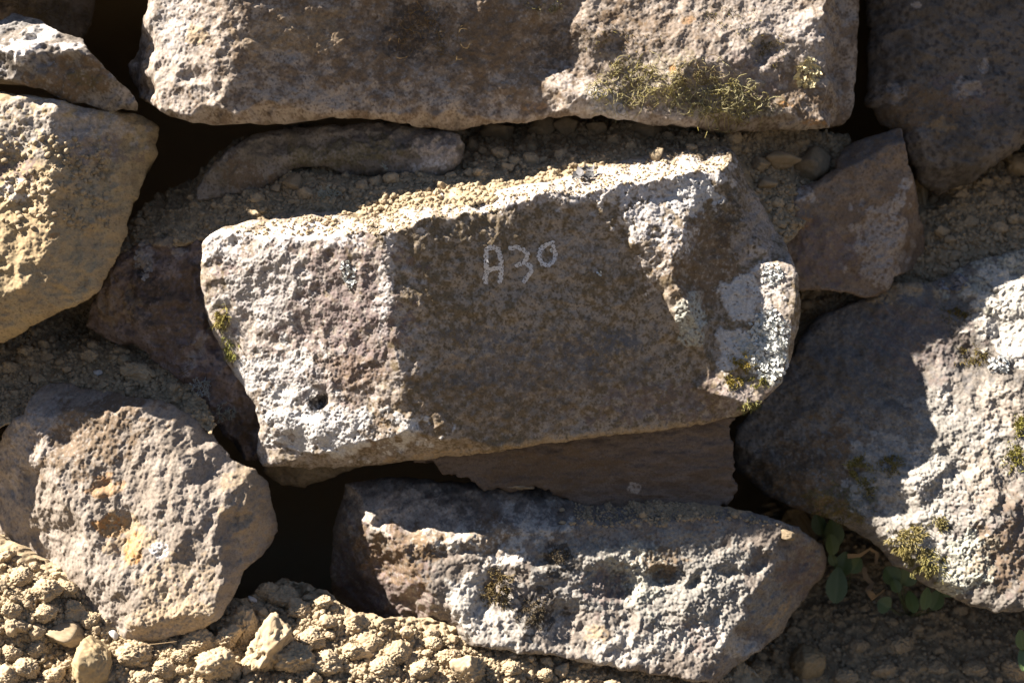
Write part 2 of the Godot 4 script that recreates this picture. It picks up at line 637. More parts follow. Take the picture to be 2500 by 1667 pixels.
# ------------------------------------------------------------------ the setting
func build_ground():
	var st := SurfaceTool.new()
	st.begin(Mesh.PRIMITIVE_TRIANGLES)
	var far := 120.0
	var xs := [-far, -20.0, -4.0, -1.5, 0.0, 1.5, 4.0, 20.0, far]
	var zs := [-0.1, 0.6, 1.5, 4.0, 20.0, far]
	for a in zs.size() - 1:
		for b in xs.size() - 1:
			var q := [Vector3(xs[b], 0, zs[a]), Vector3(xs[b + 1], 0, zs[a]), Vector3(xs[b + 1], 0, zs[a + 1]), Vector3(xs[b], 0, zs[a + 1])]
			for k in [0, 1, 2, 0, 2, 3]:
				st.set_color(Color(0.115, 0.098, 0.066))  # dark tone chosen to keep bounced light off the wall
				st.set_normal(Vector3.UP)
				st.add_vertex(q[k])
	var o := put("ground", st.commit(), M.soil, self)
	tag(o, "level unseen ground in front of the wall, kept dark to cut bounced light", "ground", "", "structure")
	# the bank of earth that the wall holds back
	var sb := SurfaceTool.new()
	sb.begin(Mesh.PRIMITIVE_TRIANGLES)
	var nu := 120
	var nv := 80
	for j in nv + 1:
		for i in nu + 1:
			var u: float = bank_u(float(i) / nu)
			var v: float = lerpf(-0.72, 1.5, float(j) / nv)
			var out: float = maxf(absf(u) - 0.66, maxf(v - 0.45, -0.5 - v))
			var w: float = lerpf(-1.0, -0.14, smoothstep(0.0, 0.06, out)) + nf.get_noise_2d(u * 6.0, v * 6.0) * 0.03  # recessed behind the stones to darken the gaps, forward around them to block light
			sb.set_color(Color(0.36, 0.285, 0.185))
			sb.add_vertex(to_world(u, v, w))
	for j in nv:
		for i in nu:
			var a := j * (nu + 1) + i
			for k in [a, a + nu + 1, a + nu + 2, a, a + nu + 2, a + 1]:
				sb.add_index(k)
	# top of the bank, running back
	var t0 := (nv + 1) * (nu + 1)
	for i in nu + 1:
		var u: float = bank_u(float(i) / nu)
		sb.set_color(Color(0.36, 0.285, 0.185))
		sb.add_vertex(to_world(u, 1.5, -0.30 + nf.get_noise_2d(u * 6.0, 9.0) * 0.04))
		sb.set_color(Color(0.36, 0.285, 0.185))
		sb.add_vertex(to_world(u, 1.5, -0.30) + Vector3(0, 0.1, -30))
	for i in nu:
		var a := t0 + i * 2
		for k in [a, a + 1, a + 3, a, a + 3, a + 2]:
			sb.add_index(k)
	sb.generate_normals()
	var e := put("earth_bank", sb.commit(), M.soil, self)
	tag(e, "earth behind the wall stones, set deep so the gaps go dark", "earth", "", "structure")

var R := {}

func build_stones():
	var warm_a := Color(0.36, 0.29, 0.20)
	# the long block over the shelf
	relief("top", {name = "wall_stone", cat = "stone", seed = 1.0, w0 = 0.02, th = 0.25, er = 0.009, k = 0.004, warp = 0.016, edge = 0.0035,
		label = "long squared block spanning the shelf above the numbered stone, mossy along one end",
		out = [365,-260, 362,-60, 360,0, 347,54, 325,119, 307,163, 318,188, 329,217, 336,235, 361,252, 383,268, 416,284, 463,297, 520,303, 600,303, 720,294, 830,286, 920,294, 1000,305, 1090,312, 1160,310, 1230,303, 1300,295, 1355,288, 1415,284, 1463,284, 1517,291, 1589,305, 1680,309, 1722,315, 1787,321, 1867,315, 1957,316, 2011,314, 2030,308, 2036,296, 2055,300, 2084,289, 2102,271, 2111,246, 2116,145, 2120,0, 2122,-260],
		pl = [[545,150,0.050,0.26,0.02], [545,150,0.050,-0.265,0.06], [900,285,-0.010,-0.20,2.6], [368,120,0.026,2.4,0.25]],
		pl2 = [[1310,150,-0.054,-0.03,-0.02], [2016,150,-0.066,-2.6,0.0], [1300,290,-0.056,-0.03,2.6], [1200,150,-0.056,1.5,0.0]],
		bumps = [[1440,250,170,80,-25,0.020], [1530,300,120,60,-35,-0.012], [1750,120,300,160,0,0.012], [2000,70,110,90,0,0.008], [1010,70,200,140,0,-0.010], [1330,110,120,110,0,-0.010], [470,170,40,25,20,-0.006], [1875,135,70,40,30,-0.009], [1450,80,70,70,0,0.008], [1640,190,110,70,20,0.010]],
		chip = 0.003, amp = [0.004, 0.0014, 0.0012, 0.0009], freq = [8.0, 34.0, 110.0, 340.0], crag = 0.0022,
		col = [Color(0.40,0.345,0.285), Color(0.22,0.17,0.125), Color(0.10,0.075,0.055), 40.0, 180.0, 0.21],
		patches = [["pale",440,110,110,190,0,0.6], ["chalk",420,60,60,90,0,0.4], ["ochre",480,85,30,25,0,0.7], ["brown",1010,90,330,140,0,0.5], ["brown",1290,120,170,150,0,0.55], ["black",1010,70,90,70,0,0.6], ["black",1400,110,110,70,30,0.5], ["pale",1440,240,110,60,-20,0.7], ["chalk",1480,260,60,30,-30,0.5], ["pale",1900,60,160,100,0,0.5], ["chalk",1960,70,60,40,0,0.3], ["brown",1700,60,120,50,10,0.5], ["plum",1830,190,90,60,0,0.5], ["brown",1560,60,90,60,0,0.7], ["pale",1700,120,330,150,0,0.3], ["olive",1560,200,150,60,20,0.4], ["olive",1780,250,140,50,0,0.45], ["black",1870,140,50,40,0,0.5], ["brown",1950,230,60,60,0,0.7], ["rust",1640,175,12,14,0,0.9], ["rust",1920,255,14,9,0,0.9], ["rust",1680,50,16,9,20,0.6], ["rust",1990,300,40,8,0,0.7], ["rust",1300,258,40,10,0,0.4], ["ochre",700,80,160,60,10,0.35]]})
	# the numbered stone
	relief("mid", {name = "wall_stone", cat = "stone", seed = 2.0, w0 = 0.03, th = 0.22, er = 0.009, k = 0.003, warp = 0.012, edge = 0.0035, h = 2.4,
		label = "large lichen-spotted block with hand-painted white letter and digits on its face",
		out = [488,700, 490,640, 493,595, 512,570, 553,553, 680,521, 829,513, 957,506, 1116,480, 1339,440, 1467,404, 1573,380, 1701,352, 1770,353, 1807,390, 1828,446, 1871,510, 1913,574, 1940,638, 1954,702, 1956,787, 1935,882, 1903,935, 1860,989, 1807,1015, 1743,1031, 1658,1047, 1467,1068, 1297,1090, 1148,1111, 1020,1124, 904,1138, 765,1145, 640,1140, 622,1100, 632,1050, 622,990, 580,930, 533,850, 502,765],
		pl = [[960,750,0.070,0.31,0.18], [960,750,0.070,-0.27,0.105], [1200,425,-0.048,0.138,-2.2], [680,572,0.042,0.30,-2.2], [1850,600,-0.040,-1.4,-0.60], [1300,1080,0.02,-0.05,1.6], [1760,380,-0.03,-0.5,-2.2]],
		bumps = [[1640,770,80,110,0,0.010], [775,985,34,30,0,-0.026], [1200,510,60,40,0,-0.006], [700,640,150,80,0,0.006], [720,1030,170,70,0,0.008], [1380,500,60,30,-20,0.006]],
		chip = 0.0018, fk = 44.0, amp = [0.004, 0.0008, 0.0009, 0.0006], freq = [9.0, 40.0, 130.0, 380.0], crag = 0.0035,
		pl2 = [[1540,570,0.005,0.6,0.55], [1620,500,0.001,-0.20,-0.25], [1690,520,-0.008,-0.9,0.0], [1200,425,-0.048,0.138,-2.2], [1850,600,-0.040,-1.4,-0.60]],
		pl3 = [[1745,800,-0.036,0.12,-0.10], [1930,800,-0.026,-1.6,0.1], [1850,655,-0.026,-0.3,-1.3], [1800,1000,-0.040,0.3,1.2], [1715,800,-0.040,1.2,-0.2]],
		col = [Color(0.37,0.318,0.255), Color(0.195,0.152,0.095), Color(0.095,0.075,0.055), 75.0, 210.0, 0.22],
		patches = [["pale",740,830,280,330,0,0.75,0.6], ["plum",780,720,210,170,0,0.65], ["plum",590,650,80,70,0,0.4], ["white",640,700,110,100,40,0.45], ["white",690,930,150,90,20,0.7], ["plum",820,930,110,60,0,0.5], ["white",820,1050,220,60,-3,0.95], ["chalk",540,600,70,40,0,0.7], ["chalk",730,570,230,30,0,0.8], ["chalk",940,700,22,150,-8,0.6], ["plum",880,830,100,130,0,0.55], ["brown",850,900,90,60,0,0.5], ["brown",930,1060,40,70,0,0.7], ["brown",600,1010,40,90,-30,0.7], ["black",775,985,30,26,0,0.9], ["chalk",1200,480,260,36,13,0.8], ["pale",1500,430,300,50,13,0.9], ["chalk",1600,440,200,60,10,0.7], ["chalk",1560,520,70,70,0,0.8], ["chalk",1640,600,60,110,-35,0.85], ["white",1690,470,70,50,0,0.8], ["brown",1620,640,60,60,0,0.6], ["brown",1730,640,90,110,0,0.7], ["black",1790,560,60,70,20,0.55], ["pale",1850,560,60,120,-25,0.5], ["mint",1690,780,42,80,0,0.95,0.5], ["white",1830,720,80,70,30,0.95,0.6], ["white",1800,850,60,60,0,0.9,0.6], ["pale",1890,700,60,120,0,0.8], ["mint",1880,860,60,90,20,0.8], ["pale",1800,960,50,50,0,0.8], ["slate",1350,880,300,80,5,0.5], ["slate",1180,820,120,30,0,0.5], ["slate",1460,850,120,40,12,0.8], ["brown",1250,960,350,110,5,0.35], ["pale",1450,620,110,60,0,0.3], ["plum",1650,980,200,60,5,0.5], ["ochre",1500,1060,350,14,6,0.6], ["ochre",1100,1110,150,12,5,0.6], ["soil",800,512,260,14,2,0.7], ["soil",1250,440,260,14,13,0.6], ["soil",1650,375,160,12,8,0.4]]})  # the black patch on the dent paints the shade inside the hole
	# the ochre boulder beside it
	relief("ochre", {name = "wall_stone", cat = "stone", seed = 3.0, w0 = 0.05, th = 0.22, er = 0.018, k = 0.010, warp = 0.016, edge = 0.004,
		label = "rounded ochre-yellow boulder crusted with dried mud, beneath the small pointed grey stone",
		out = [-440,260, -190,225, -80,217, 0,220, 108,235, 202,258, 282,273, 340,278, 361,289, 383,307, 387,325, 376,350, 376,372, 361,394, 347,426, 336,459, 318,506, 311,540, 300,576, 282,630, 267,656, 253,685, 238,710, 202,732, 159,753, 119,775, 72,797, 29,822, 0,833, -90,850, -440,900],
		pl = [[150,500,0.062,-0.04,-0.16], [300,470,-0.004,-0.9,-0.15], [120,730,0.070,-0.10,0.45], [150,265,0.060,0.0,-0.7]],
		bumps = [[100,430,60,30,0,0.005], [120,460,80,22,15,0.006], [20,450,60,60,0,0.006], [30,400,60,60,0,-0.005], [230,330,60,30,10,0.004]],
		chip = 0.003, amp = [0.006, 0.0022, 0.0014, 0.0012], freq = [8.0, 30.0, 100.0, 300.0], tint = Color.WHITE,
		col = [Color(0.43,0.34,0.205), Color(0.35,0.275,0.175), Color(0.20,0.15,0.10), 22.0, 200.0, 0.22],
		patches = [["pale",60,300,150,80,10,0.8], ["pale",200,330,130,60,15,0.7], ["plum",230,370,90,40,10,0.5], ["plum",40,420,50,35,0,0.8], ["chalk",50,460,70,25,0,0.7], ["soil",130,360,30,16,0,1.0], ["soil",130,395,26,16,0,1.0], ["soil",150,440,110,40,5,0.9], ["soil",100,500,30,30,50,0.9], ["ochre",150,600,170,130,0,0.6], ["slate",120,330,150,60,10,0.4], ["rust",130,575,14,8,30,0.7]]})
	# the pointed grey stone on the boulder
	relief("point", {name = "wall_stone", cat = "stone", seed = 4.0, w0 = 0.04, th = 0.20, er = 0.006, k = 0.004, warp = 0.012, edge = 0.004,
		label = "small pointed grey stone lying on top of the ochre boulder",
		out = [-150,90, -60,60, 0,47, 25,31, 51,36, 101,51, 126,72, 195,96, 217,126, 246,155, 282,192, 307,217, 331,249, 332,267, 296,266, 246,266, 202,253, 145,242, 90,213, 0,195, -150,180],
		pl = [[150,128,0.055,-0.25,0.7], [150,128,0.055,-0.05,-1.1], [250,170,0.035,-1.0,-0.6], [40,150,0.06,0.5,0.2]],
		bumps = [[60,120,60,40,0,0.006], [90,90,50,30,0,-0.004]],
		crag = 0.009, amp = [0.005, 0.003, 0.0013, 0.0008], freq = [10.0, 34.0, 100.0, 300.0],
		col = [Color(0.32,0.29,0.255), Color(0.19,0.165,0.135), Color(0.10,0.085,0.07), 32.0, 180.0, 0.19],
		patches = [["chalk",60,110,70,40,30,0.8], ["white",110,75,60,30,20,0.5], ["grey",40,50,60,30,20,0.7], ["brown",170,195,140,50,22,0.8], ["slate",120,170,110,30,15,0.4], ["olive",190,190,40,20,0,0.4], ["black",0,150,30,40,0,0.6], ["chalk",170,110,50,14,10,0.7]]})  # the brown patch also paints the lower facet's shade
	# the slim curved stone wedged in the shelf
	relief("slim", {name = "wall_stone", cat = "stone", seed = 5.0, w0 = -0.075, th = 0.12, er = 0.013, k = 0.005, warp = 0.016, edge = 0.004,
		label = "slim curved flat stone wedged on the soil under the long squared block",
		out = [473,488, 477,463, 495,419, 524,387, 560,358, 614,329, 650,318, 759,307, 830,302, 902,295, 975,296, 1003,307, 1054,314, 1101,314, 1119,322, 1134,347, 1134,379, 1119,405, 1090,430, 1065,439, 1011,444, 985,437, 938,430, 884,426, 830,423, 795,408, 741,405, 708,416, 679,441, 614,466, 578,484, 535,486, 506,488],
		pl = [[800,360,-0.062,0.04,-0.5], [800,375,-0.062,0.04,0.4], [1090,360,-0.050,-0.5,0.0]],
		bumps = [],
		crag = 0.007, amp = [0.006, 0.003, 0.0013, 0.0008], freq = [10.0, 34.0, 110.0, 300.0],
		col = [Color(0.30,0.27,0.235), Color(0.20,0.175,0.14), Color(0.10,0.085,0.07), 20.0, 180.0, 0.21],
		patches = [["pale",1070,370,60,50,0,0.8], ["slate",1000,340,120,30,0,0.7], ["olive",850,370,140,40,5,0.5], ["chalk",1050,400,50,12,15,0.6], ["brown",600,430,90,40,-25,0.6], ["mint",938,405,8,6,0,0.9]]})
	# the broad stone at the foot
	relief("foot", {name = "wall_stone", cat = "stone", seed = 6.0, w0 = 0.05, th = 0.24, er = 0.011, k = 0.005, warp = 0.014, edge = 0.0035,
		label = "broad rough grey-tan stone with a rusty scar, half buried in loose soil",
		out = [-190,1180, -60,1110, 0,1075, 7,1052, 29,1022, 54,1008, 83,966, 105,945, 123,937, 170,939, 184,948, 235,954, 289,963, 361,972, 390,977, 408,985, 434,1003, 470,1017, 499,1042, 520,1068, 545,1100, 564,1122, 622,1147, 647,1172, 662,1219, 669,1252, 673,1302, 662,1331, 636,1364, 593,1393, 578,1447, 550,1480, 535,1508, 506,1534, 459,1550, 408,1560, 300,1580, 100,1580, -190,1560],
		pl = [[300,1250,0.062,0.02,-0.22], [100,1050,0.052,0.8,0.25], [548,1270,0.062,-1.5,-0.1], [440,1040,0.02,-0.7,-0.9], [250,975,0.006,0.0,-2.0], [400,1500,0.1,-0.1,0.8]],
		bumps = [[300,1300,60,80,30,-0.012], [250,1180,50,30,0,-0.006], [420,1250,110,150,0,0.006], [150,1080,120,60,0,-0.006]],
		crag = 0.004, fc = 14.0, chip = 0.0036, fk = 34.0, amp = [0.005, 0.0028, 0.0018, 0.0010], freq = [8.0, 40.0, 130.0, 300.0], stretch = [1.15, 0.8],
		col = [Color(0.34,0.298,0.25), Color(0.275,0.235,0.19), Color(0.16,0.132,0.105), 16.0, 180.0, 0.25],
		patches = [["brown",210,1060,170,90,20,0.7], ["pale",60,1080,60,130,-30,0.6], ["rust",265,1285,45,28,15,0.95,0.6], ["rust",320,1340,30,40,-20,0.95,0.6], ["rust",250,1190,40,30,20,0.6], ["ochre",300,1310,70,60,0,0.6], ["chalk",390,1345,22,22,0,0.9], ["soil",430,1520,110,50,0,0.7], ["ochre",430,1440,90,90,0,0.4], ["ochre",600,1230,50,160,0,0.45]]})  # the brown patch along the top paints the shadow below the boulder
	# the pitted stone under the numbered one
	relief("pit", {name = "wall_stone", cat = "stone", seed = 7.0, tint = Color(1.01, 0.985, 0.95), w0 = -0.02, th = 0.20, er = 0.009, k = 0.005, warp = 0.016, edge = 0.004,
		label = "long pitted stone crusted with grey lichen, below the numbered stone",
		out = [842,1182, 822,1250, 808,1330, 803,1400, 806,1500, 812,1560, 950,1580, 1177,1580, 1264,1594, 1372,1608, 1480,1630, 1590,1648, 1680,1662, 1740,1672, 1765,1660, 1787,1639, 1816,1617, 1845,1592, 1889,1566, 1917,1537, 1925,1516, 1954,1483, 1975,1461, 1990,1440, 2019,1422, 2028,1396, 2026,1367, 2008,1331, 1975,1306, 1950,1290, 1880,1265, 1800,1240, 1700,1225, 1500,1190, 1300,1180, 1070,1176, 1032,1172, 975,1165, 917,1167],
		pl = [[1400,1380,-0.010,-0.17,-0.32], [1030,1400,0.024,1.2,0.8], [1400,1285,-0.028,-0.12,-1.8], [1985,1400,-0.14,-1.2,0.3], [845,1250,-0.08,2.0,0.0]],
		bumps = [[1130,1300,90,50,-15,0.012], [1190,1450,70,80,0,-0.010], [1500,1440,90,70,0,-0.022], [1620,1400,60,40,0,-0.018], [1380,1520,70,60,0,-0.016], [1530,1520,40,50,0,-0.014], [1310,1370,50,30,0,-0.012], [1700,1420,36,26,0,-0.012], [1840,1470,40,30,0,-0.010], [1700,1480,90,60,0,0.010], [1850,1370,60,40,0,-0.010], [1780,1390,30,22,0,-0.012], [1900,1440,70,60,0,0.008], [1300,1390,60,50,0,0.008], [1560,1560,120,50,10,0.008]],
		crag = 0.003, chip = 0.0038, amp = [0.006, 0.0018, 0.0016, 0.0018], freq = [9.0, 36.0, 110.0, 240.0],
		col = [Color(0.29,0.265,0.24), Color(0.20,0.175,0.155), Color(0.11,0.092,0.08), 20.0, 180.0, 0.21],
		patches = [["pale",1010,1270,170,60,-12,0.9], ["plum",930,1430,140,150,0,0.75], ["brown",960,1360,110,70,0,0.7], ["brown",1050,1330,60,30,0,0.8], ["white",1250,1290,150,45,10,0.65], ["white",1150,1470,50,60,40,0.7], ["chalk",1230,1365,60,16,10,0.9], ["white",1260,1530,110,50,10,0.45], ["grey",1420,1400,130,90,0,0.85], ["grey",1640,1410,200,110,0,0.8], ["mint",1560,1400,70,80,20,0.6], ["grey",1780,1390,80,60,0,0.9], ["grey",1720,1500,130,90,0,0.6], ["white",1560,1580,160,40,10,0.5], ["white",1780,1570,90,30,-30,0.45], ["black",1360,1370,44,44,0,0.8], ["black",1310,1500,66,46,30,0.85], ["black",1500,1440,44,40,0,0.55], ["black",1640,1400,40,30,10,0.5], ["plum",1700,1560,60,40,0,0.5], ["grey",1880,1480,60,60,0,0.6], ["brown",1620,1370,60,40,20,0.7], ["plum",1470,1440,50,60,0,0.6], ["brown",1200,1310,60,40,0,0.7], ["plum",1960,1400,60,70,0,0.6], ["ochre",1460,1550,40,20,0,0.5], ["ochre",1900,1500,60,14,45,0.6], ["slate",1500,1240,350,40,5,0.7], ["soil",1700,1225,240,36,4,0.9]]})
	# the dark slab between them
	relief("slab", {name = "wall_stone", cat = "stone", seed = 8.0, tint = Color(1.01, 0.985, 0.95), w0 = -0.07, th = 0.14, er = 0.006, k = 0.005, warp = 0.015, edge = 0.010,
		label = "smooth dark purplish slab in the shade between the numbered stone and the pitted one",
		out = [1000,1060, 1010,1118, 1080,1140, 1130,1172, 1180,1190, 1250,1196, 1310,1195, 1345,1200, 1385,1225, 1440,1243, 1520,1258, 1590,1261, 1660,1262, 1720,1250, 1775,1238, 1795,1200, 1790,1130, 1790,1000, 1600,980, 1200,1020],
		pl = [[1450,1180,-0.068,-0.13,0.25], [1550,1250,-0.068,0.0,1.5]],
		bumps = [],
		crag = 0.004, fc = 12.0, stretch = [0.5, 1.6], amp = [0.005, 0.003, 0.0010, 0.0005], freq = [8.0, 34.0, 110.0, 330.0],
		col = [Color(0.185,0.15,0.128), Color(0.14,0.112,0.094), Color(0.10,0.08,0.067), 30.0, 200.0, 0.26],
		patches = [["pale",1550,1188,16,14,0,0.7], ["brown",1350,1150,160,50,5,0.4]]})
	# the large mossy stone at the far end
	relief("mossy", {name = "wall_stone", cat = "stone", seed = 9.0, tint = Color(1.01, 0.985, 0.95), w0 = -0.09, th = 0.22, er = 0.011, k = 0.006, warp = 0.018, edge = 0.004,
		label = "large dark stone with a sharp ridge, white lichen and moss along its ridge",
		out = [1796,1040, 1790,1110, 1800,1148, 1860,1200, 1945,1244, 2020,1265, 2126,1318, 2190,1382, 2275,1435, 2370,1478, 2434,1499, 2500,1492, 2680,1470, 2680,560, 2570,585, 2500,605, 2402,630, 2338,660, 2285,690, 2180,690, 2100,730, 2000,770, 1950,830, 1920,900, 1850,990],
		pl = [[2350,1200,-0.062,0.05,-0.22], [2110,1210,-0.062,1.0,0.75], [2200,950,-0.120,0.10,-0.36], [2420,800,-0.126,0.35,-0.45]],
		bumps = [[2230,1170,60,80,20,0.014], [2330,1120,60,70,20,-0.010], [2430,1250,80,110,30,0.012], [2300,1300,60,70,30,-0.006], [2450,720,110,90,0,0.014], [2360,880,60,60,0,-0.010]],
		crag = 0.004, chip = 0.0038, amp = [0.006, 0.0022, 0.0016, 0.0017], freq = [8.0, 34.0, 110.0, 250.0],
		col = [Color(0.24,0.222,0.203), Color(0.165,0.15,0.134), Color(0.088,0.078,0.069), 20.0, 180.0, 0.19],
		patches = [["slate",2150,880,260,220,20,0.7], ["plum",2250,820,120,100,0,0.4], ["brown",1980,1170,180,110,35,0.7], ["olive",2060,1240,110,60,40,0.6], ["black",1920,1130,90,60,30,0.5], ["white",2190,1150,100,100,30,0.5], ["chalk",2270,1165,40,70,20,0.9], ["white",2330,1030,120,40,-10,0.35], ["grey",2340,1200,80,120,20,0.7], ["white",2380,1180,60,90,20,0.4], ["grey",2300,1180,200,220,0,0.5], ["plum",2440,1300,110,130,0,0.4], ["mint",2360,1380,60,110,-35,0.95,0.6], ["white",2250,1300,80,60,40,0.35], ["brown",2450,1350,70,80,20,0.6], ["white",2440,1130,70,80,0,0.3], ["brown",2420,1180,60,90,20,0.4], ["mint",2450,680,130,80,20,0.7], ["white",2470,780,90,120,0,0.75], ["black",2380,860,40,70,20,0.5], ["pale",2440,980,60,60,0,0.6], ["chalk",2310,960,40,14,50,0.5], ["soil",2180,700,110,36,0,0.7]]})
	# the dark boulder
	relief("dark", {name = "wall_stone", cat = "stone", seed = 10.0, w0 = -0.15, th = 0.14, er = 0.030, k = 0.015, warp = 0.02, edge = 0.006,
		label = "big dark speckled boulder standing back beside the long squared block",
		out = [2126,-260, 2124,100, 2122,240, 2150,300, 2205,330, 2224,380, 2234,410, 2264,452, 2300,473, 2373,444, 2445,397, 2481,369, 2510,354, 2690,330, 2700,-260],
		pl = [[2320,200,-0.165,-0.05,0.02], [2170,150,-0.175,0.8,0.0], [2320,400,-0.175,0.0,0.7]],
		bumps = [[2400,200,90,60,0,0.006]],
		amp = [0.006, 0.004, 0.0018, 0.0014], freq = [8.0, 30.0, 80.0, 220.0],
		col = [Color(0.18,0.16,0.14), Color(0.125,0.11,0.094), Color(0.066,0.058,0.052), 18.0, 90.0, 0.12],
		patches = [["plum",2370,230,90,40,-20,0.5], ["pale",2360,215,40,26,0,0.5], ["pale",2412,160,18,22,20,0.6], ["brown",2250,260,120,60,0,0.5], ["pale",2240,12,12,8,0,0.7], ["pale",2180,230,40,26,0,0.35], ["ochre",2300,300,30,20,0,0.3]]})
	# the squarish brown stone at the numbered stone's end
	relief("chip", {name = "wall_stone", cat = "stone", seed = 11.0, w0 = -0.155, th = 0.12, er = 0.005, k = 0.004, warp = 0.010, edge = 0.003,
		label = "squarish brown stone with a rust stain, leaning at the end of the numbered stone",
		out = [2192,311, 2203,311, 2214,361, 2228,408, 2239,452, 2246,506, 2258,550, 2261,587, 2257,619, 2235,656, 2185,677, 2178,703, 2138,724, 2116,730, 2084,717, 2011,708, 1954,710, 1930,690, 1910,612, 1905,560, 1905,524, 1932,466, 1997,441, 2044,408, 2040,390, 2083,347, 2156,321],
		pl = [[2080,560,-0.148,-0.10,0.12], [2075,398,-0.149,0.9,-1.7], [2225,500,-0.163,-1.6,0.4], [2190,660,-0.153,-0.6,0.6]],
		bumps = [],
		amp = [0.004, 0.0025, 0.0012, 0.0008], freq = [9.0, 34.0, 110.0, 300.0],
		col = [Color(0.29,0.225,0.165), Color(0.215,0.16,0.115), Color(0.12,0.09,0.065), 16.0, 180.0, 0.23],
		patches = [["pale",2150,600,80,100,0,0.6], ["rust",1965,545,38,16,-15,0.9,0.5], ["slate",1960,490,50,40,0,0.6], ["chalk",1970,480,40,22,-20,0.5], ["plum",2010,620,90,80,0,0.6], ["chalk",2200,480,14,60,-20,0.4], ["slate",2150,360,90,40,25,0.5]]})
	# stones in the gaps
	relief("wedge", {name = "wall_stone", cat = "stone", seed = 15.0, w0 = -0.06, th = 0.14, er = 0.014, k = 0.008, warp = 0.016, edge = 0.006, h = 3.0,
		label = "dark purplish-brown stone with grey lichen wedged behind the numbered stone's pale end",
		out = [200,790, 235,700, 285,620, 330,590, 400,575, 520,560, 640,640, 680,1000, 680,1130, 600,1120, 545,1060, 500,1020, 460,960, 400,905, 340,850, 260,830],
		pl = [[420,750,-0.050,0.10,-0.15], [420,600,-0.056,0.05,-1.2], [330,800,-0.056,0.5,0.35], [560,1000,-0.05,0.1,0.5]],
		bumps = [[330,620,40,30,0,0.008], [450,640,40,24,0,0.006], [470,820,30,120,-25,0.008]],
		crag = 0.009, fc = 24.0, amp = [0.006, 0.0045, 0.0018, 0.0012], freq = [8.0, 34.0, 110.0, 300.0],
		col = [Color(0.30,0.245,0.22), Color(0.20,0.15,0.125), Color(0.10,0.08,0.065), 26.0, 180.0, 0.20],
		patches = [["plum",470,800,90,140,-20,0.7], ["brown",430,760,90,120,-20,0.6], ["black",350,720,50,80,-20,0.6], ["pale",355,630,20,26,0,0.7], ["pale",440,612,24,12,0,0.6], ["pale",480,850,16,80,-25,0.5], ["soil",400,585,110,18,3,0.8], ["brown",590,1040,50,60,-20,0.6], ["ochre",280,740,50,60,0,0.4]]})
	relief("under", {name = "wall_stone", cat = "stone", seed = 12.0, w0 = -0.08, th = 0.10, er = 0.012, h = 3.2,
		label = "mossy stone edge showing in the hollow under the numbered stone",
		out = [640,1060, 645,1160, 680,1185, 740,1190, 800,1170, 850,1150, 900,1120, 900,1050],
		pl = [[760,1150,-0.075,0.0,0.8]],
		amp = [0.005, 0.004, 0.0014, 0.0010],
		col = [Color(0.26,0.21,0.14), Color(0.19,0.155,0.105), Color(0.12,0.10,0.07), 20.0, 180.0, 0.21]})
	relief("back", {name = "wall_stone", cat = "stone", seed = 13.0, w0 = -0.17, th = 0.10, er = 0.02, h = 3.2,
		label = "brown root-covered stone deep in shade behind the pointed grey stone",
		out = [-150,-200, -150,150, 0,150, 110,130, 180,110, 215,60, 225,0, 240,-200],
		pl = [[100,50,-0.16,-0.2,0.2]],
		amp = [0.008, 0.006, 0.002, 0.0014],
		col = [Color(0.27,0.215,0.155), Color(0.20,0.155,0.11), Color(0.11,0.085,0.06), 18.0, 180.0, 0.17]})
	# the course above the picture, whose shade falls into the gap
	relief("above", {name = "wall_stone", cat = "stone", seed = 14.0, w0 = 0.035, th = 0.22, er = 0.02, h = 5.0,
		label = "plain tan block of the course above the pointed grey stone",
		out = [-420,-420, -420,-70, -100,-60, 100,-55, 190,-80, 200,-420],
		pl = [[0,-200,0.035,0.0,0.0]],
		amp = [0.008, 0.006, 0.002, 0.0014],
		col = [Color(0.34,0.28,0.21), Color(0.26,0.21,0.15), Color(0.14,0.10,0.07), 18.0, 180.0, 0.21]})
	relief("over", {name = "wall_stone", cat = "stone", seed = 16.0, w0 = -0.06, th = 0.20, er = 0.03, h = 10.0,  # unseen block, added so that its shade reaches the dark boulder
		label = "plain unseen block of the next course, added to shade the dark boulder",
		out = [260,-300, 260,-820, 2300,-820, 2300,-290, 1200,-275],
		pl = [[1200,-500,-0.050,0.0,0.0]],
		amp = [0.008, 0.006, 0.002, 0.0],
		col = [Color(0.34,0.29,0.23), Color(0.26,0.21,0.16), Color(0.14,0.11,0.08), 18.0, 100.0, 0.2]})

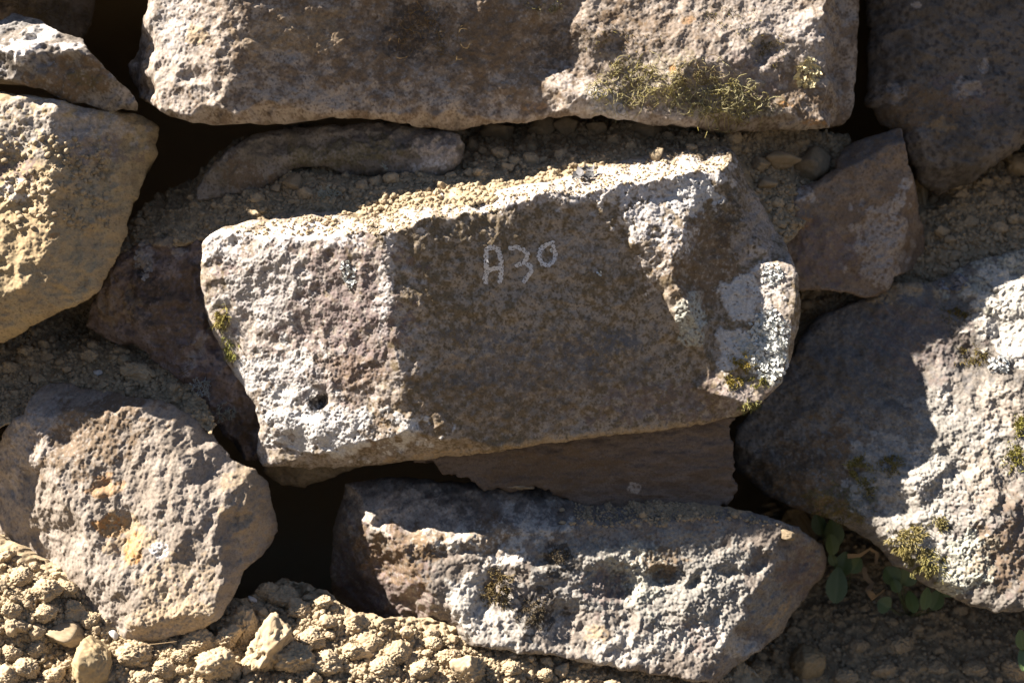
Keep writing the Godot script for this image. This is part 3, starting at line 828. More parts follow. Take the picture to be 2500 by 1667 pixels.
func build_soil():
	var sc := [Color(0.46,0.365,0.24), Color(0.38,0.30,0.195), Color(0.30,0.235,0.155), 24.0, 180.0, 0.25]
	var rough := [0.010, 0.012, 0.003, 0.005]
	var rf := [10.0, 40.0, 100.0, 150.0]
	relief("shelf", {name = "soil_shelf", cat = "soil", kind = "structure", mat = "soil", seed = 20.0, w0 = -0.05, th = 0.15, er = 0.004, h = 3.4,
		label = "shelf of loose tan soil between the long block and the numbered stone",
		out = [280,640, 300,560, 380,470, 480,420, 560,330, 700,290, 1200,280, 1700,290, 2100,310, 2100,400, 2050,450, 2000,500, 1960,560, 1920,600, 1880,560, 1830,470, 1790,390, 1700,380, 1480,420, 1340,465, 1116,510, 957,540, 680,550, 540,580, 420,605, 330,625],
		pl = [[1200,425,-0.064,0.10,-2.0], [440,560,-0.085,0.4,-0.9], [1900,480,-0.135,-0.6,-0.5]], bumps = [[2000,420,120,120,0,-0.02], [420,420,120,120,0,-0.05]],
		amp = [0.006, 0.008, 0.002, 0.004], freq = rf, col = sc})
	relief("pocket", {name = "soil_pocket", cat = "soil", kind = "structure", mat = "soil", seed = 21.0, w0 = -0.06, th = 0.12, er = 0.004, h = 3.4,
		label = "pocket of loose soil between the ochre boulder and the broad foot stone",
		out = [-190,760, 60,740, 240,680, 340,700, 420,860, 480,960, 525,1020, 520,1060, 490,1045, 465,1030, 400,1000, 200,965, 110,965, 40,1030, -190,1100],
		pl = [[250,930,-0.062,-0.05,-1.2]], bumps = [[180,790,120,80,0,-0.05]],
		amp = rough, freq = rf, col = sc})
	relief("nook", {name = "soil_pocket", cat = "soil", kind = "structure", mat = "soil", seed = 22.0, w0 = -0.13, th = 0.10, er = 0.004, h = 3.4,
		label = "loose soil banked behind the ridged mossy stone under the dark boulder",
		out = [2200,420, 2320,440, 2500,340, 2690,320, 2690,580, 2500,620, 2400,650, 2290,710, 2190,720, 2100,760, 2000,800, 1960,850, 1910,960, 1870,1000, 1860,900, 1900,700, 2100,640, 2230,600],
		pl = [[2350,560,-0.222,0.02,-0.8], [2000,800,-0.235,0.3,-0.5]], bumps = [[2290,460,60,60,0,-0.04], [1950,860,110,170,0,-0.05]],
		amp = rough, freq = rf, col = sc})
	relief("slope", {name = "soil_slope", cat = "soil", kind = "structure", mat = "soil", seed = 23.0, w0 = 0.08, th = 0.12, er = 0.004, h = 2.6,
		label = "sunlit slope of crumbly tan soil at the foot of the wall",
		out = [-300,1290, 0,1300, 200,1400, 480,1480, 590,1460, 680,1425, 800,1440, 860,1490, 1100,1520, 1400,1570, 1800,1600, 1880,1680, 1860,1960, -300,1960],
		pl = [[650,1560,0.054,-0.075,-1.05], [1150,1620,0.035,-0.35,-1.0]], bumps = [[-60,1440,420,200,0,0.075], [690,1440,120,90,0,-0.04], [1500,1650,300,80,0,-0.005]],
		amp = rough, freq = rf, col = sc})
	relief("hollow", {name = "soil_hollow", cat = "soil", kind = "structure", mat = "soil", seed = 24.0, w0 = -0.12, th = 0.12, er = 0.004, h = 3.4,
		label = "shaded hollow of loose soil below the ridged mossy stone",
		out = [1780,1400, 1900,1260, 2100,1230, 2400,1380, 2690,1380, 2690,2200, 1780,2200],
		pl = [[2200,1560,-0.25,-0.02,-1.1]], bumps = [[2020,1330,80,90,0,-0.05]],
		amp = rough, freq = rf, col = sc})

func bank_u(t: float) -> float:
	var s: float = t * 2.0 - 1.0
	return s * 1.0 + signf(s) * 3.0 * pow(absf(s), 5.0)

# ------------------------------------------------------------------ finding places
# the point of a relief that the photograph shows at a pixel, in the wall frame
func spot(key: String, px: float, py: float) -> Vector3:
	var r: Dictionary = R[key]
	var w: float = r.w0
	var u := 0.0
	var v := 0.0
	for k in 5:
		var ks: float = SC * (DIST - w) / DIST
		u = (px - 1250.0) * ks
		v = (833.5 - py) * ks
		var d := depth(r, u, v)
		if d < -90.0: return Vector3(u, v, -99.0)
		w = lerpf(w, d, 0.8)
	return Vector3(u, v, w)

func local(r: Dictionary, p: Vector3) -> Vector3:
	return p - Vector3(r.bx, r.by, r.w0)

func pick(a: Color, b: Color) -> Color:
	return a.lerp(b, rng.randf())

func rdir() -> Vector3:
	return Vector3(rng.randfn(), rng.randfn(), rng.randfn()).normalized()

# ------------------------------------------------------------------ painted marks
func stroke_mark(called: String, label: String, lines: Array, rad: float):
	var r: Dictionary = R.mid
	var mb := MB.new()
	var lo := Vector2(1e9, 1e9)
	var hi := -lo
	for l in lines:
		for k in range(0, l.size(), 2):
			lo = lo.min(Vector2(l[k], l[k + 1])); hi = hi.max(Vector2(l[k], l[k + 1]))
	lo -= Vector2(14, 14); hi += Vector2(14, 14)
	var st := 0.9
	var nx := int((hi.x - lo.x) / st)
	var ny := int((hi.y - lo.y) / st)
	var idx := {}
	for j in ny:
		for i in nx:
			var p := lo + Vector2(i, j) * st
			var d := 1e9
			for l in lines:
				for k in range(0, l.size() - 2, 2):
					var q := Geometry2D.get_closest_point_to_segment(p, Vector2(l[k], l[k + 1]), Vector2(l[k + 2], l[k + 3]))
					d = minf(d, p.distance_to(q))
			d += ns.get_noise_2d(p.x * 0.10, p.y * 0.10) * 1.3 + ns.get_noise_2d(p.x * 0.3, p.y * 0.3) * 0.8
			if d > rad: continue
			if nf.get_noise_2d(p.x * 0.12 + 70.0, p.y * 0.12) > 0.52: continue
			var s := spot("mid", p.x, p.y)
			idx[j * nx + i] = mb.v.size()
			mb.v.append(local(r, s + Vector3(0, 0, 0.0012)))
			mb.n.append(normal_at(r, s.x, s.y))
			var g: float = 0.58 + 0.16 * ns.get_noise_2d(p.x * 0.3, p.y * 0.3 + 30.0)
			mb.c.append(Color(g, g * 0.985, g * 0.98))
	for j in ny - 1:
		for i in nx - 1:
			var a: int = idx.get(j * nx + i, -1)
			var b: int = idx.get(j * nx + i + 1, -1)
			var c: int = idx.get((j + 1) * nx + i + 1, -1)
			var d: int = idx.get((j + 1) * nx + i, -1)
			if a < 0 or b < 0 or c < 0 or d < 0: continue
			for q in [a, b, c, a, c, d]: mb.i.append(q)
	var o := put(called, mb.mesh(), M.paint, r.node)
	o.set_meta("label", label)

func build_marks():
	stroke_mark("painted_letter", "white painted letter A", [[1186,688, 1184,680], [1187,674, 1188,659, 1186,627, 1189,609, 1202,602, 1216,610, 1223,634, 1224,659, 1221,686], [1189,660, 1222,653]], 6.4)
	stroke_mark("painted_digit", "white painted digit 3", [[1246,606, 1260,603, 1278,610, 1289,622, 1284,634, 1262,649], [1262,649, 1282,640, 1297,652, 1296,666, 1280,686]], 6.0)
	stroke_mark("painted_digit", "white painted digit 0", [[1349,592, 1332,598, 1320,609, 1316,627, 1323,643, 1338,648, 1352,638, 1356,620, 1350,600]], 5.8)

# ------------------------------------------------------------------ moss, lichen, roots
func tuft(key: String, called: String, label: String, px: float, py: float, rx: float, ry: float, n: int, length: float, wide: float, ca: Color, cb: Color, rise := 1.0, droop := 0.3, curl := 0.3, dome := 0.0):
	var r: Dictionary = R[key]
	var mb := MB.new()
	for k in n * 2:
		var a := rng.randf() * TAU
		var q := sqrt(rng.randf()) * (1.0 + 0.5 * ns.get_noise_2d(cos(a) * 1.3 + px, sin(a) * 1.3 + py))
		var s := spot(key, px + cos(a) * q * rx, py + sin(a) * q * ry)
		if s.z < -90.0: continue
		if ns.get_noise_2d(s.x * 70.0, s.y * 70.0) < (-0.15 if rx > 50.0 else -0.4): continue
		var nn := normal_at(r, s.x, s.y)
		var d := (nn * rise + rdir() * 0.75 + Vector3(cos(a) * q, -sin(a) * q, 0) * 0.25 + Vector3(0, -droop, 0)).normalized()
		var L := length * rng.randf_range(0.35, 0.85)
		var p := local(r, s) + nn * (dome * maxf(0.0, 1.0 - q * q) - 0.001)
		var pts := [p]
		var bend := rdir() * curl
		for t in 3:
			p += d * L / 3.0
			d = (d + bend * 0.6 + Vector3(0, -droop * 0.4, 0)).normalized()
			pts.append(p)
		var c0 := pick(ca, cb)
		mb.ribbon(pts, wide, wide * 0.25, rdir(), c0 * 0.75, c0)
	if mb.v.size() == 0: return
	var o := put(called, mb.mesh(), M.moss, r.node)
	if label != "": o.set_meta("label", label)

# long curly threads lying on a stone
func threads(key: String, called: String, label: String, px: float, py: float, rx: float, ry: float, n: int, length: float, thick: float, ca: Color, cb: Color, lift := 0.003, down := 0.2):
	var r: Dictionary = R[key]
	var mb := MB.new()
	for k in n:
		var a := rng.randf() * TAU
		var q := sqrt(rng.randf())
		var s := spot(key, px + cos(a) * q * rx, py + sin(a) * q * ry)
		if s.z < -90.0: continue
		if ns.get_noise_2d(s.x * 60.0, s.y * 60.0) < -0.2: continue
		var L := length * rng.randf_range(0.4, 1.3)
		var m := 9
		var ang := rng.randf() * TAU
		var turn := rng.randf_range(-0.9, 0.9)
		var pts := []
		var u := s.x
		var v := s.y
		for t in m:
			var w := depth(r, u, v)
			if w < -90.0:
				if pts.size() == 0: break
				w = pts[-1].z + r.w0
			var up := lift * (0.3 + sin(PI * t / (m - 1.0)) * 1.2) * (1.0 + 0.6 * rng.randf())
			pts.append(local(r, Vector3(u, v, w + up)))
			ang += turn + rng.randf_range(-0.5, 0.5)
			u += cos(ang) * L / m
			v += sin(ang) * L / m - down * L / m
		if pts.size() < 4: continue
		var c0 := pick(ca, cb)
		mb.tube(pts, thick, thick * 0.5, c0, c0 * 1.1, 3)
	if mb.v.size() == 0: return
	var o := put(called, mb.mesh(), M.moss, r.node)
	o.set_meta("kind", "stuff")
	if label != "": o.set_meta("label", label)

# leafy lichen: small lobed plates, curling up at their rims
func lobes_into(mb: MB, p: Vector3, nn: Vector3, size: float, ca: Color):
	var t1 := nn.cross(rdir()).normalized()
	var t2 := nn.cross(t1)
	var m := 9
	var k := mb.v.size()
	mb.v.append(p); mb.n.append(nn); mb.c.append(ca * 0.92)
	for j in m:
		var a := TAU * j / m
		var rr := size * (0.62 + 0.5 * rng.randf()) * (1.0 if j % 2 == 0 else 0.72)
		var d := t1 * cos(a) + t2 * sin(a) * 0.7
		mb.v.append(p + d * rr + nn * size * rng.randf_range(0.0, 0.45))
		mb.n.append((nn - d * 0.4).normalized())
		mb.c.append(ca)
	for j in m:
		mb.i.append(k); mb.i.append(k + 1 + (j + 1) % m); mb.i.append(k + 1 + j)

func lobes(key: String, label: String, px: float, py: float, rx: float, ry: float, rot: float, n: int, size: float, ca: Color, cb: Color, tilt := 0.5):
	var r: Dictionary = R[key]
	var mb := MB.new()
	var cr := cos(deg_to_rad(rot))
	var sr := sin(deg_to_rad(rot))
	for k in n:
		var a := rng.randf() * TAU
		var q := sqrt(rng.randf())
		var ex := cos(a) * q * rx
		var ey := sin(a) * q * ry
		var s := spot(key, px + ex * cr - ey * sr, py + ex * sr + ey * cr)
		if s.z < -90.0: continue
		if ns.get_noise_2d(s.x * 130.0, s.y * 130.0) < -0.25: continue
		var nn := (normal_at(r, s.x, s.y) + rdir() * tilt).normalized()
		lobes_into(mb, local(r, s) + nn * 0.0012, nn, size * rng.randf_range(0.6, 1.3), pick(ca, cb))
	if mb.v.size() == 0: return
	var o := put("leafy_lichen", mb.mesh(), M.lichen, r.node)
	if label != "": o.set_meta("label", label)

# shrubby lichen: forking pale strands
func fork(mb: MB, p: Vector3, d: Vector3, L: float, thick: float, c: Color, level: int):
	var e := p + d * L
	mb.tube([p, p.lerp(e, 0.5) + rdir() * L * 0.12, e], thick, thick * 0.8, c * 0.9, c, 3)
	if level > 0:
		for k in 2 + (rng.randi() % 2):
			fork(mb, e, (d + rdir() * 0.8).normalized(), L * 0.72, thick * 0.75, c, level - 1)

func shrub(key: String, label: String, px: float, py: float, rx: float, ry: float, n: int, L: float, ca: Color, cb: Color):
	var r: Dictionary = R[key]
	var mb := MB.new()
	for k in n:
		var a := rng.randf() * TAU
		var q := sqrt(rng.randf())
		var s := spot(key, px + cos(a) * q * rx, py + sin(a) * q * ry)
		if s.z < -90.0: continue
		fork(mb, local(r, s), (normal_at(r, s.x, s.y) + rdir() * 0.6).normalized(), L * rng.randf_range(0.7, 1.2), 0.0007, pick(ca, cb), 2)
	if mb.v.size() == 0: return
	var o := put("shrubby_lichen", mb.mesh(), M.lichen, r.node)
	if label != "": o.set_meta("label", label)

func build_growth():
	var mg := Color(0.40, 0.36, 0.11)
	var mb := Color(0.19, 0.16, 0.045)
	var my := Color(0.32, 0.285, 0.16)
	var br := Color(0.13, 0.09, 0.04)
	var wl := Color(0.66, 0.67, 0.65)
	var wd := Color(0.48, 0.50, 0.48)
	# numbered stone
	tuft("mid", "moss", "tuft of green and brown moss", 540, 775, 20, 32, 300, 0.012, 0.0005, mg, br, 0.9, 0.4, 0.5)
	tuft("mid", "moss", "", 562, 855, 22, 30, 240, 0.011, 0.0005, Color(0.30,0.32,0.10), mb, 0.7, 0.5, 0.5)
	tuft("mid", "moss", "golden moss cushion", 1815, 885, 32, 24, 420, 0.006, 0.0006, Color(0.48,0.38,0.09), Color(0.30,0.23,0.05), 1.2, 0.0, 0.4, 0.006)
	tuft("mid", "moss", "", 1796, 934, 24, 16, 260, 0.006, 0.0006, Color(0.44,0.35,0.08), mb, 1.1, 0.0, 0.4, 0.004)
	tuft("mid", "moss", "", 1850, 930, 26, 18, 200, 0.006, 0.0006, Color(0.24,0.24,0.07), mb, 1.1, 0.0, 0.4, 0.003)
	tuft("mid", "moss", "", 1836, 1000, 26, 20, 240, 0.010, 0.0006, Color(0.28,0.29,0.13), mb, 0.8, 0.4, 0.4, 0.002)
	lobes("mid", "white leafy lichen", 1878, 810, 52, 52, 0, 420, 0.0034, wl, wd, 0.7)
	lobes("mid", "", 1880, 885, 44, 44, 0, 330, 0.0034, wl, wd, 0.7)
	lobes("mid", "", 1885, 670, 26, 26, 0, 110, 0.0034, wl, wd, 0.7)
	lobes("mid", "", 852, 668, 16, 36, -15, 90, 0.0032, wl, wd, 0.7)
	lobes("mid", "", 1463, 667, 6, 6, 0, 10, 0.0026, wl, wd, 0.5)
	lobes("mid", "", 1345, 610, 3, 3, 0, 3, 0.002, wl, wd, 0.5)
	shrub("wedge", "pale shrubby lichen", 490, 955, 30, 40, 34, 0.006, Color(0.46,0.50,0.50), Color(0.34,0.37,0.36))
	shrub("wedge", "", 545, 1000, 34, 20, 22, 0.005, Color(0.40,0.42,0.36), Color(0.30,0.31,0.26))
	lobes("wedge", "grey leafy lichen", 350, 640, 20, 44, 0, 70, 0.0045, Color(0.30,0.29,0.29), Color(0.22,0.21,0.21), 0.8)
	threads("wedge", "rootlet", "", 420, 870, 70, 70, 26, 0.05, 0.0004, Color(0.14,0.09,0.045), Color(0.09,0.06,0.03), 0.004, 0.6)
	threads("slope", "rootlet", "fine dry rootlets and straw", 480, 1580, 420, 60, 90, 0.032, 0.0003, Color(0.36,0.28,0.17), Color(0.26,0.19,0.11), 0.004, 0.0)
	threads("shelf", "rootlet", "fine dry rootlets and straw", 1000, 440, 500, 40, 50, 0.03, 0.0003, Color(0.34,0.27,0.17), Color(0.24,0.18,0.11), 0.004, 0.0)
	# long block
	threads("top", "moss", "stringy yellow-green moss", 1560, 205, 120, 55, 190, 0.030, 0.00055, my, mb, 0.004)
	threads("top", "moss", "", 1760, 245, 120, 45, 260, 0.032, 0.0006, Color(0.37,0.34,0.20), mb, 0.005)
	threads("top", "moss", "", 1700, 175, 90, 40, 80, 0.030, 0.0005, my, br, 0.004)
	tuft("top", "moss", "", 1620, 230, 110, 40, 160, 0.008, 0.0005, my, br, 0.8, 0.5, 0.7)
	tuft("top", "moss", "", 1800, 270, 90, 26, 150, 0.009, 0.0006, Color(0.40,0.38,0.22), mb, 0.8, 0.5, 0.7)
	tuft("top", "moss", "dark moss in a hollow", 1875, 120, 40, 34, 220, 0.007, 0.0005, br, mb, 0.8, 0.4, 0.6)
	tuft("top", "moss", "", 1500, 100, 90, 60, 260, 0.007, 0.0005, mb, br, 0.8, 0.4, 0.6)
	tuft("top", "moss", "", 1330, 15, 60, 16, 140, 0.010, 0.0005, my, mb, 0.8, 0.5, 0.6)
	tuft("top", "moss", "", 1770, 45, 70, 40, 160, 0.007, 0.0005, my, mb, 0.8, 0.4, 0.6)
	threads("top", "rootlet", "brown dry fibres", 1020, 70, 60, 50, 60, 0.035, 0.0004, Color(0.22,0.15,0.07), Color(0.14,0.09,0.04), 0.004)
	threads("top", "rootlet", "", 1095, 110, 40, 30, 26, 0.030, 0.0004, Color(0.20,0.14,0.06), br, 0.004)
	lobes("top", "cream leafy lichen", 1972, 180, 30, 38, 20, 90, 0.0055, Color(0.52,0.46,0.28), Color(0.44,0.38,0.23), 0.8)
	# boulder, back stone, pitted stone, mossy stone
	threads("back", "rootlet", "matted brown rootlets", 120, 30, 110, 30, 90, 0.05, 0.0005, Color(0.22,0.17,0.10), Color(0.13,0.10,0.06), 0.006)
	tuft("pit", "moss", "dark brown moss cushion", 1222, 1435, 40, 44, 620, 0.009, 0.0007, Color(0.21,0.16,0.07), Color(0.11,0.082,0.045), 1.0, 0.1, 0.4, 0.014)
	tuft("pit", "moss", "", 1300, 1500, 34, 34, 380, 0.006, 0.0006, Color(0.17,0.135,0.085), Color(0.11,0.088,0.06), 1.0, 0.1, 0.4, 0.008)
	tuft("pit", "moss", "", 1365, 1358, 24, 22, 240, 0.005, 0.0006, Color(0.17,0.135,0.085), Color(0.11,0.088,0.06), 1.0, 0.1, 0.4, 0.006)
	tuft("mossy", "moss", "yellow-green moss cushion on the ridge", 2098, 1146, 30, 34, 380, 0.008, 0.0007, Color(0.44,0.38,0.14), mb, 1.0, 0.1, 0.4, 0.006)
	tuft("mossy", "moss", "", 2178, 1135, 28, 26, 280, 0.007, 0.0007, Color(0.33,0.28,0.14), mb, 1.0, 0.1, 0.4, 0.005)
	tuft("mossy", "moss", "", 2120, 1190, 18, 24, 160, 0.008, 0.0007, my, mb, 1.0, 0.2, 0.4, 0.003)
	tuft("mossy", "moss", "shaggy yellow-green moss", 2225, 1325, 44, 42, 700, 0.011, 0.0007, Color(0.32,0.27,0.13), mb, 1.0, 0.3, 0.4, 0.008)
	tuft("mossy", "moss", "", 2265, 1380, 40, 34, 420, 0.010, 0.0007, Color(0.26,0.24,0.11), mb, 0.9, 0.4, 0.4, 0.004)
	tuft("mossy", "moss", "", 2300, 1280, 22, 18, 160, 0.008, 0.0007, my, mb, 1.0, 0.2, 0.4, 0.003)
	tuft("mossy", "moss", "", 2478, 1115, 26, 30, 240, 0.009, 0.0007, Color(0.30,0.29,0.08), mb, 1.0, 0.1, 0.4, 0.004)
	tuft("mossy", "moss", "", 2490, 1040, 18, 26, 160, 0.009, 0.0007, Color(0.30,0.29,0.08), mb, 1.0, 0.1, 0.4, 0.004)
	tuft("mossy", "moss", "", 2340, 770, 36, 20, 180, 0.007, 0.0006, mb, br, 1.0, 0.1, 0.4, 0.003)
	tuft("mossy", "moss", "", 2380, 870, 40, 30, 220, 0.008, 0.0006, mb, br, 1.0, 0.1, 0.4, 0.003)
	tuft("mossy", "moss", "", 2030, 1260, 90, 30, 300, 0.008, 0.0006, mb, br, 0.7, 0.4, 0.4)
	lobes("mossy", "grey leafy lichen", 2440, 890, 26, 22, 0, 60, 0.0040, Color(0.42,0.44,0.46), wd, 0.7)
	lobes("mossy", "", 2330, 690, 40, 20, 0, 60, 0.0050, Color(0.24,0.25,0.28), Color(0.14,0.14,0.16), 0.7)
	shrub("slim", "", 938, 405, 7, 5, 6, 0.003, Color(0.44,0.48,0.42), Color(0.36,0.38,0.33))
	print("growth ", Time.get_ticks_msec())

# ------------------------------------------------------------------ clods, pebbles and crumbs
func ico(sub: int) -> Array:
	var t := (1.0 + sqrt(5.0)) / 2.0
	var v: Array = []
	for p in [[-1,t,0],[1,t,0],[-1,-t,0],[1,-t,0],[0,-1,t],[0,1,t],[0,-1,-t],[0,1,-t],[t,0,-1],[t,0,1],[-t,0,-1],[-t,0,1]]:
		v.append(Vector3(p[0], p[1], p[2]).normalized())
	var f: Array = [[0,11,5],[0,5,1],[0,1,7],[0,7,10],[0,10,11],[1,5,9],[5,11,4],[11,10,2],[10,7,6],[7,1,8],[3,9,4],[3,4,2],[3,2,6],[3,6,8],[3,8,9],[4,9,5],[2,4,11],[6,2,10],[8,6,7],[9,8,1]]
	for s in sub:
		var mid := {}
		var g: Array = []
		for q in f:
			var m: Array = []
			for e in [[q[0], q[1]], [q[1], q[2]], [q[2], q[0]]]:
				var key: int = min(e[0], e[1]) * 100000 + max(e[0], e[1])
				if not mid.has(key):
					mid[key] = v.size()
					v.append(((v[e[0]] as Vector3) + v[e[1]]).normalized())
				m.append(mid[key])
			g.append([q[0], m[0], m[2]]); g.append([q[1], m[1], m[0]]); g.append([q[2], m[2], m[1]]); g.append([m[0], m[1], m[2]])
		f = g
	return [v, f]

func clod_mesh(sd: float, sub: int, angular: float, ca: Color, cb: Color, lump := 1.0) -> ArrayMesh:
	var ic := ico(sub)
	var own := RandomNumberGenerator.new()
	own.seed = int(sd * 10.0) + 77
	var planes: Array = []
	for k in 11:
		planes.append([Vector3(own.randfn(), own.randfn(), own.randfn()).normalized(), own.randf_range(0.66, 0.95)])
	var st := SurfaceTool.new()
	st.begin(Mesh.PRIMITIVE_TRIANGLES)
	for d in ic[0]:
		var r := 1.0
		if angular > 0.0:
			var q := 1.6
			for p in planes:
				var c: float = (d as Vector3).dot(p[0])
				if c > 0.05: q = smin(q, p[1] / c, 0.08)
			r = lerpf(r, q, angular)
		r += lump * (0.26 * nf.get_noise_3d(d.x * 0.9 + sd, d.y * 0.9, d.z * 0.9) - 0.12 * (nc.get_noise_3d(d.x * 2.4 + sd, d.y * 2.4, d.z * 2.4) + 0.4) * (1.0 - angular * 0.6) + 0.20 * nf.get_noise_3d(d.x * 3.4, d.y * 4.0 + sd, d.z * 4.0) + 0.08 * ns.get_noise_3d(d.x * 15.0, d.y * 15.0 + sd, d.z * 15.0))
		var t: float = clampf(0.5 + 0.9 * nf.get_noise_3d(d.x * 3.0, d.y * 3.0, d.z * 3.0 + sd), 0.0, 1.0)
		var g: float = own.randf_range(0.9, 1.1)
		var cc := ca.lerp(cb, t)
		st.set_color(Color(cc.r * g, cc.g * g, cc.b * g))
		st.set_smooth_group(0)
		st.add_vertex(d * r)
	for q in ic[1]:
		st.add_index(q[0]); st.add_index(q[1]); st.add_index(q[2])
	st.generate_normals()
	return st.commit()

var CM := {}
var NEAR := {
	"slope": [[0,1360,"high on the slope against the broad stone"], [60,1450,"on the slope under the broad stone's edge"], [150,1500,"above the egg-shaped rock"], [60,1620,"beside the egg-shaped rock, away from the hollow"], [240,1560,"next to the white chip"], [330,1620,"between the egg-shaped rock and the angular clods"], [420,1560,"at the lowest tip of the broad stone"], [520,1590,"before the largest angular clod"], [560,1500,"where the broad stone's shade begins"], [660,1440,"in the mouth of the dark hollow"], [760,1480,"in the shade beside the pitted stone's end"], [700,1640,"below the largest angular clod"], [820,1600,"below the pitted stone's shaded end"], [930,1560,"against the pitted stone's foot"], [1000,1640,"in the sun below the pitted stone"], [1150,1600,"next to the smooth sunlit block"], [1300,1650,"under the pitted stone's lower edge"]],
	"hollow": [[1860,1640,"under the pitted stone's sloping end"], [1980,1600,"around the sun-tipped rock"], [2060,1500,"below the first green plant"], [2200,1540,"below the low green plant"], [2200,1640,"at the bottom of the hollow"], [2340,1560,"under the mossy stone's lower edge"], [2460,1620,"near the leaves at the hollow's rim"]],
	"shelf": [[430,440,"in the dark gap beside the ochre boulder"], [480,540,"by the numbered stone's shaded end"], [620,490,"at the slim stone's tapered end"], [740,460,"under the slim stone's arch"], [820,480,"next to the fluffy lichen tuft"], [920,450,"in front of the slim stone"], [1060,450,"at the slim stone's blunt end"], [1160,390,"beside the slim stone's blunt end"], [1230,340,"right under the long block"], [1300,400,"behind the numbered stone's middle"], [1450,340,"under the long block, behind the curled lichen"], [1600,330,"behind the perched pale pebble"], [1780,350,"behind the numbered stone's top corner"], [1880,450,"in the crevice along the numbered stone's end"], [2000,420,"beside the flat angular stone"]],
	"pocket": [[20,880,"under the boulder's lowest edge"], [140,860,"in the boulder's shade"], [230,910,"by the white chip"], [330,910,"in the middle of the pocket"], [420,960,"beside the shrubby lichen"], [500,1040,"wedged between the broad stone and the numbered one"]],
	"nook": [[2300,480,"under the dark boulder"], [2450,480,"below the dark boulder's lower edge"], [2350,600,"beside the squarish brown stone"], [2150,740,"under the squarish brown stone"], [1980,800,"along the numbered stone's lichened end"], [2470,580,"above the mossy stone"]],
	"pit": [[1500,1240,"near the dark slab's edge"], [1700,1250,"in the dust below the dark slab"], [1880,1280,"near the tan chip"]],
	"mid": [[650,530,"above the pale facet"], [820,520,"above the crest of the numbered stone"], [950,520,"above the ridge of the numbered stone"]],
}

func say(key: String, what: String, shape_word: String, r: float, px: float, py: float) -> String:
	var best := ""
	var bd := 1e12
	for q in NEAR[key]:
		var d: float = (q[0] - px) * (q[0] - px) + (q[1] - py) * (q[1] - py)
		if d < bd:
			bd = d
			best = q[2]
	var size := "tiny" if r < 9.0 else "small" if r < 15.0 else "middling" if r < 25.0 else "large"
	return "%s %s %s %s" % [size, shape_word, what, best]

func lay(called: String, mesh: Mesh, key: String, px: float, py: float, rx: float, ry: float, rot: float, sink: float, label: String, category: String, group: String) -> bool:
	var s := spot(key, px, py)
	if s.z < -90.0: return false
	var r: Dictionary = R[key]
	var nn := normal_at(r, s.x, s.y)
	var k: float = SC * (DIST - s.z) / DIST
	var rz: float = (rx + ry) * 0.5
	var p := s + nn * rz * k * sink
	var b := Basis(BR, BU, BW) * Basis(Vector3(0, 0, 1), deg_to_rad(rot)) * Basis.from_scale(Vector3(rx, ry, rz) * k)
	var o := MeshInstance3D.new()
	o.mesh = mesh
	o.material_override = M.clod
	o.name = numbered(called)
	add_child(o)
	o.transform = Transform3D(b * Basis(rdir(), rng.randf() * (TAU if rot == 0.0 else 0.5)) if rot == 0.0 else b, to_world(p.x, p.y, p.z))
	var words: String = "angular tan" if CM.chip.has(mesh) else "knobbly tan" if CM.big.has(mesh) else ["rough tan", "round tan", "crumbly tan", "lumpy tan"][CM.small.find(mesh) % 4] if CM.small.has(mesh) else "tan"
	if key == "hollow": words = words.replace("tan", "brown")
	tag(o, label if group == "" else say(key, category, words, rz, px, py), category, group)
	return true

func scatter(called: String, meshes: Array, key: String, box: Array, n: int, rmin: float, rmax: float, used: Array, label: String, category: String, group: String):
	var done := 0
	var tries := 0
	while done < n and tries < n * 14:
		tries += 1
		var px := rng.randf_range(box[0], box[2])
		var py := rng.randf_range(box[1], box[3])
		var t := rng.randf()
		var r := lerpf(rmin, rmax, t * t * t)
		var ok := true
		for q in used:
			var dx: float = q[0] - px
			var dy: float = q[1] - py
			if dx * dx + dy * dy < (q[2] + r) * (q[2] + r) * 0.62:
				ok = false
				break
		if not ok: continue
		if key in ["mid", "pit"]:
			var s := spot(key, px, py)
			if s.z < -90.0 or normal_at(R[key], s.x, s.y).y < 0.62: continue
		if lay(called, meshes[rng.randi() % meshes.size()], key, px, py, r * rng.randf_range(0.9, 1.25), r * rng.randf_range(0.75, 1.05), 0.0, 0.42, label, category, group):
			used.append([px, py, r])
			done += 1

func crumbs(key: String, label: String, box: Array, n: int, rmin: float, rmax: float, ca: Color, cb: Color):
	var mm := MultiMesh.new()
	mm.transform_format = MultiMesh.TRANSFORM_3D
	mm.use_colors = true
	mm.mesh = CM.crumb
	var tf: Array = []
	var tries := 0
	while tf.size() < n and tries < n * 4:
		tries += 1
		var s := spot(key, rng.randf_range(box[0], box[2]), rng.randf_range(box[1], box[3]))
		if s.z < -90.0: continue
		var t := rng.randf()
		var r := lerpf(rmin, rmax, t * t) * SC
		var nn := normal_at(R[key], s.x, s.y)
		if key in ["mid", "pit"] and nn.y < 0.62: continue
		var p := s + nn * r * 0.3
		tf.append(Transform3D(Basis(rdir(), rng.randf() * TAU) * Basis.from_scale(Vector3(r * 1.15, r * 0.85, r)), to_world(p.x, p.y, p.z)))
	mm.instance_count = tf.size()
	for k in tf.size():
		mm.set_instance_transform(k, tf[k])
		mm.set_instance_color(k, pick(ca, cb))
	var o := MultiMeshInstance3D.new()
	o.multimesh = mm
	o.material_override = M.clod
	o.name = numbered("soil_crumbs")
	add_child(o)
	tag(o, label, "crumbs", "", "stuff")

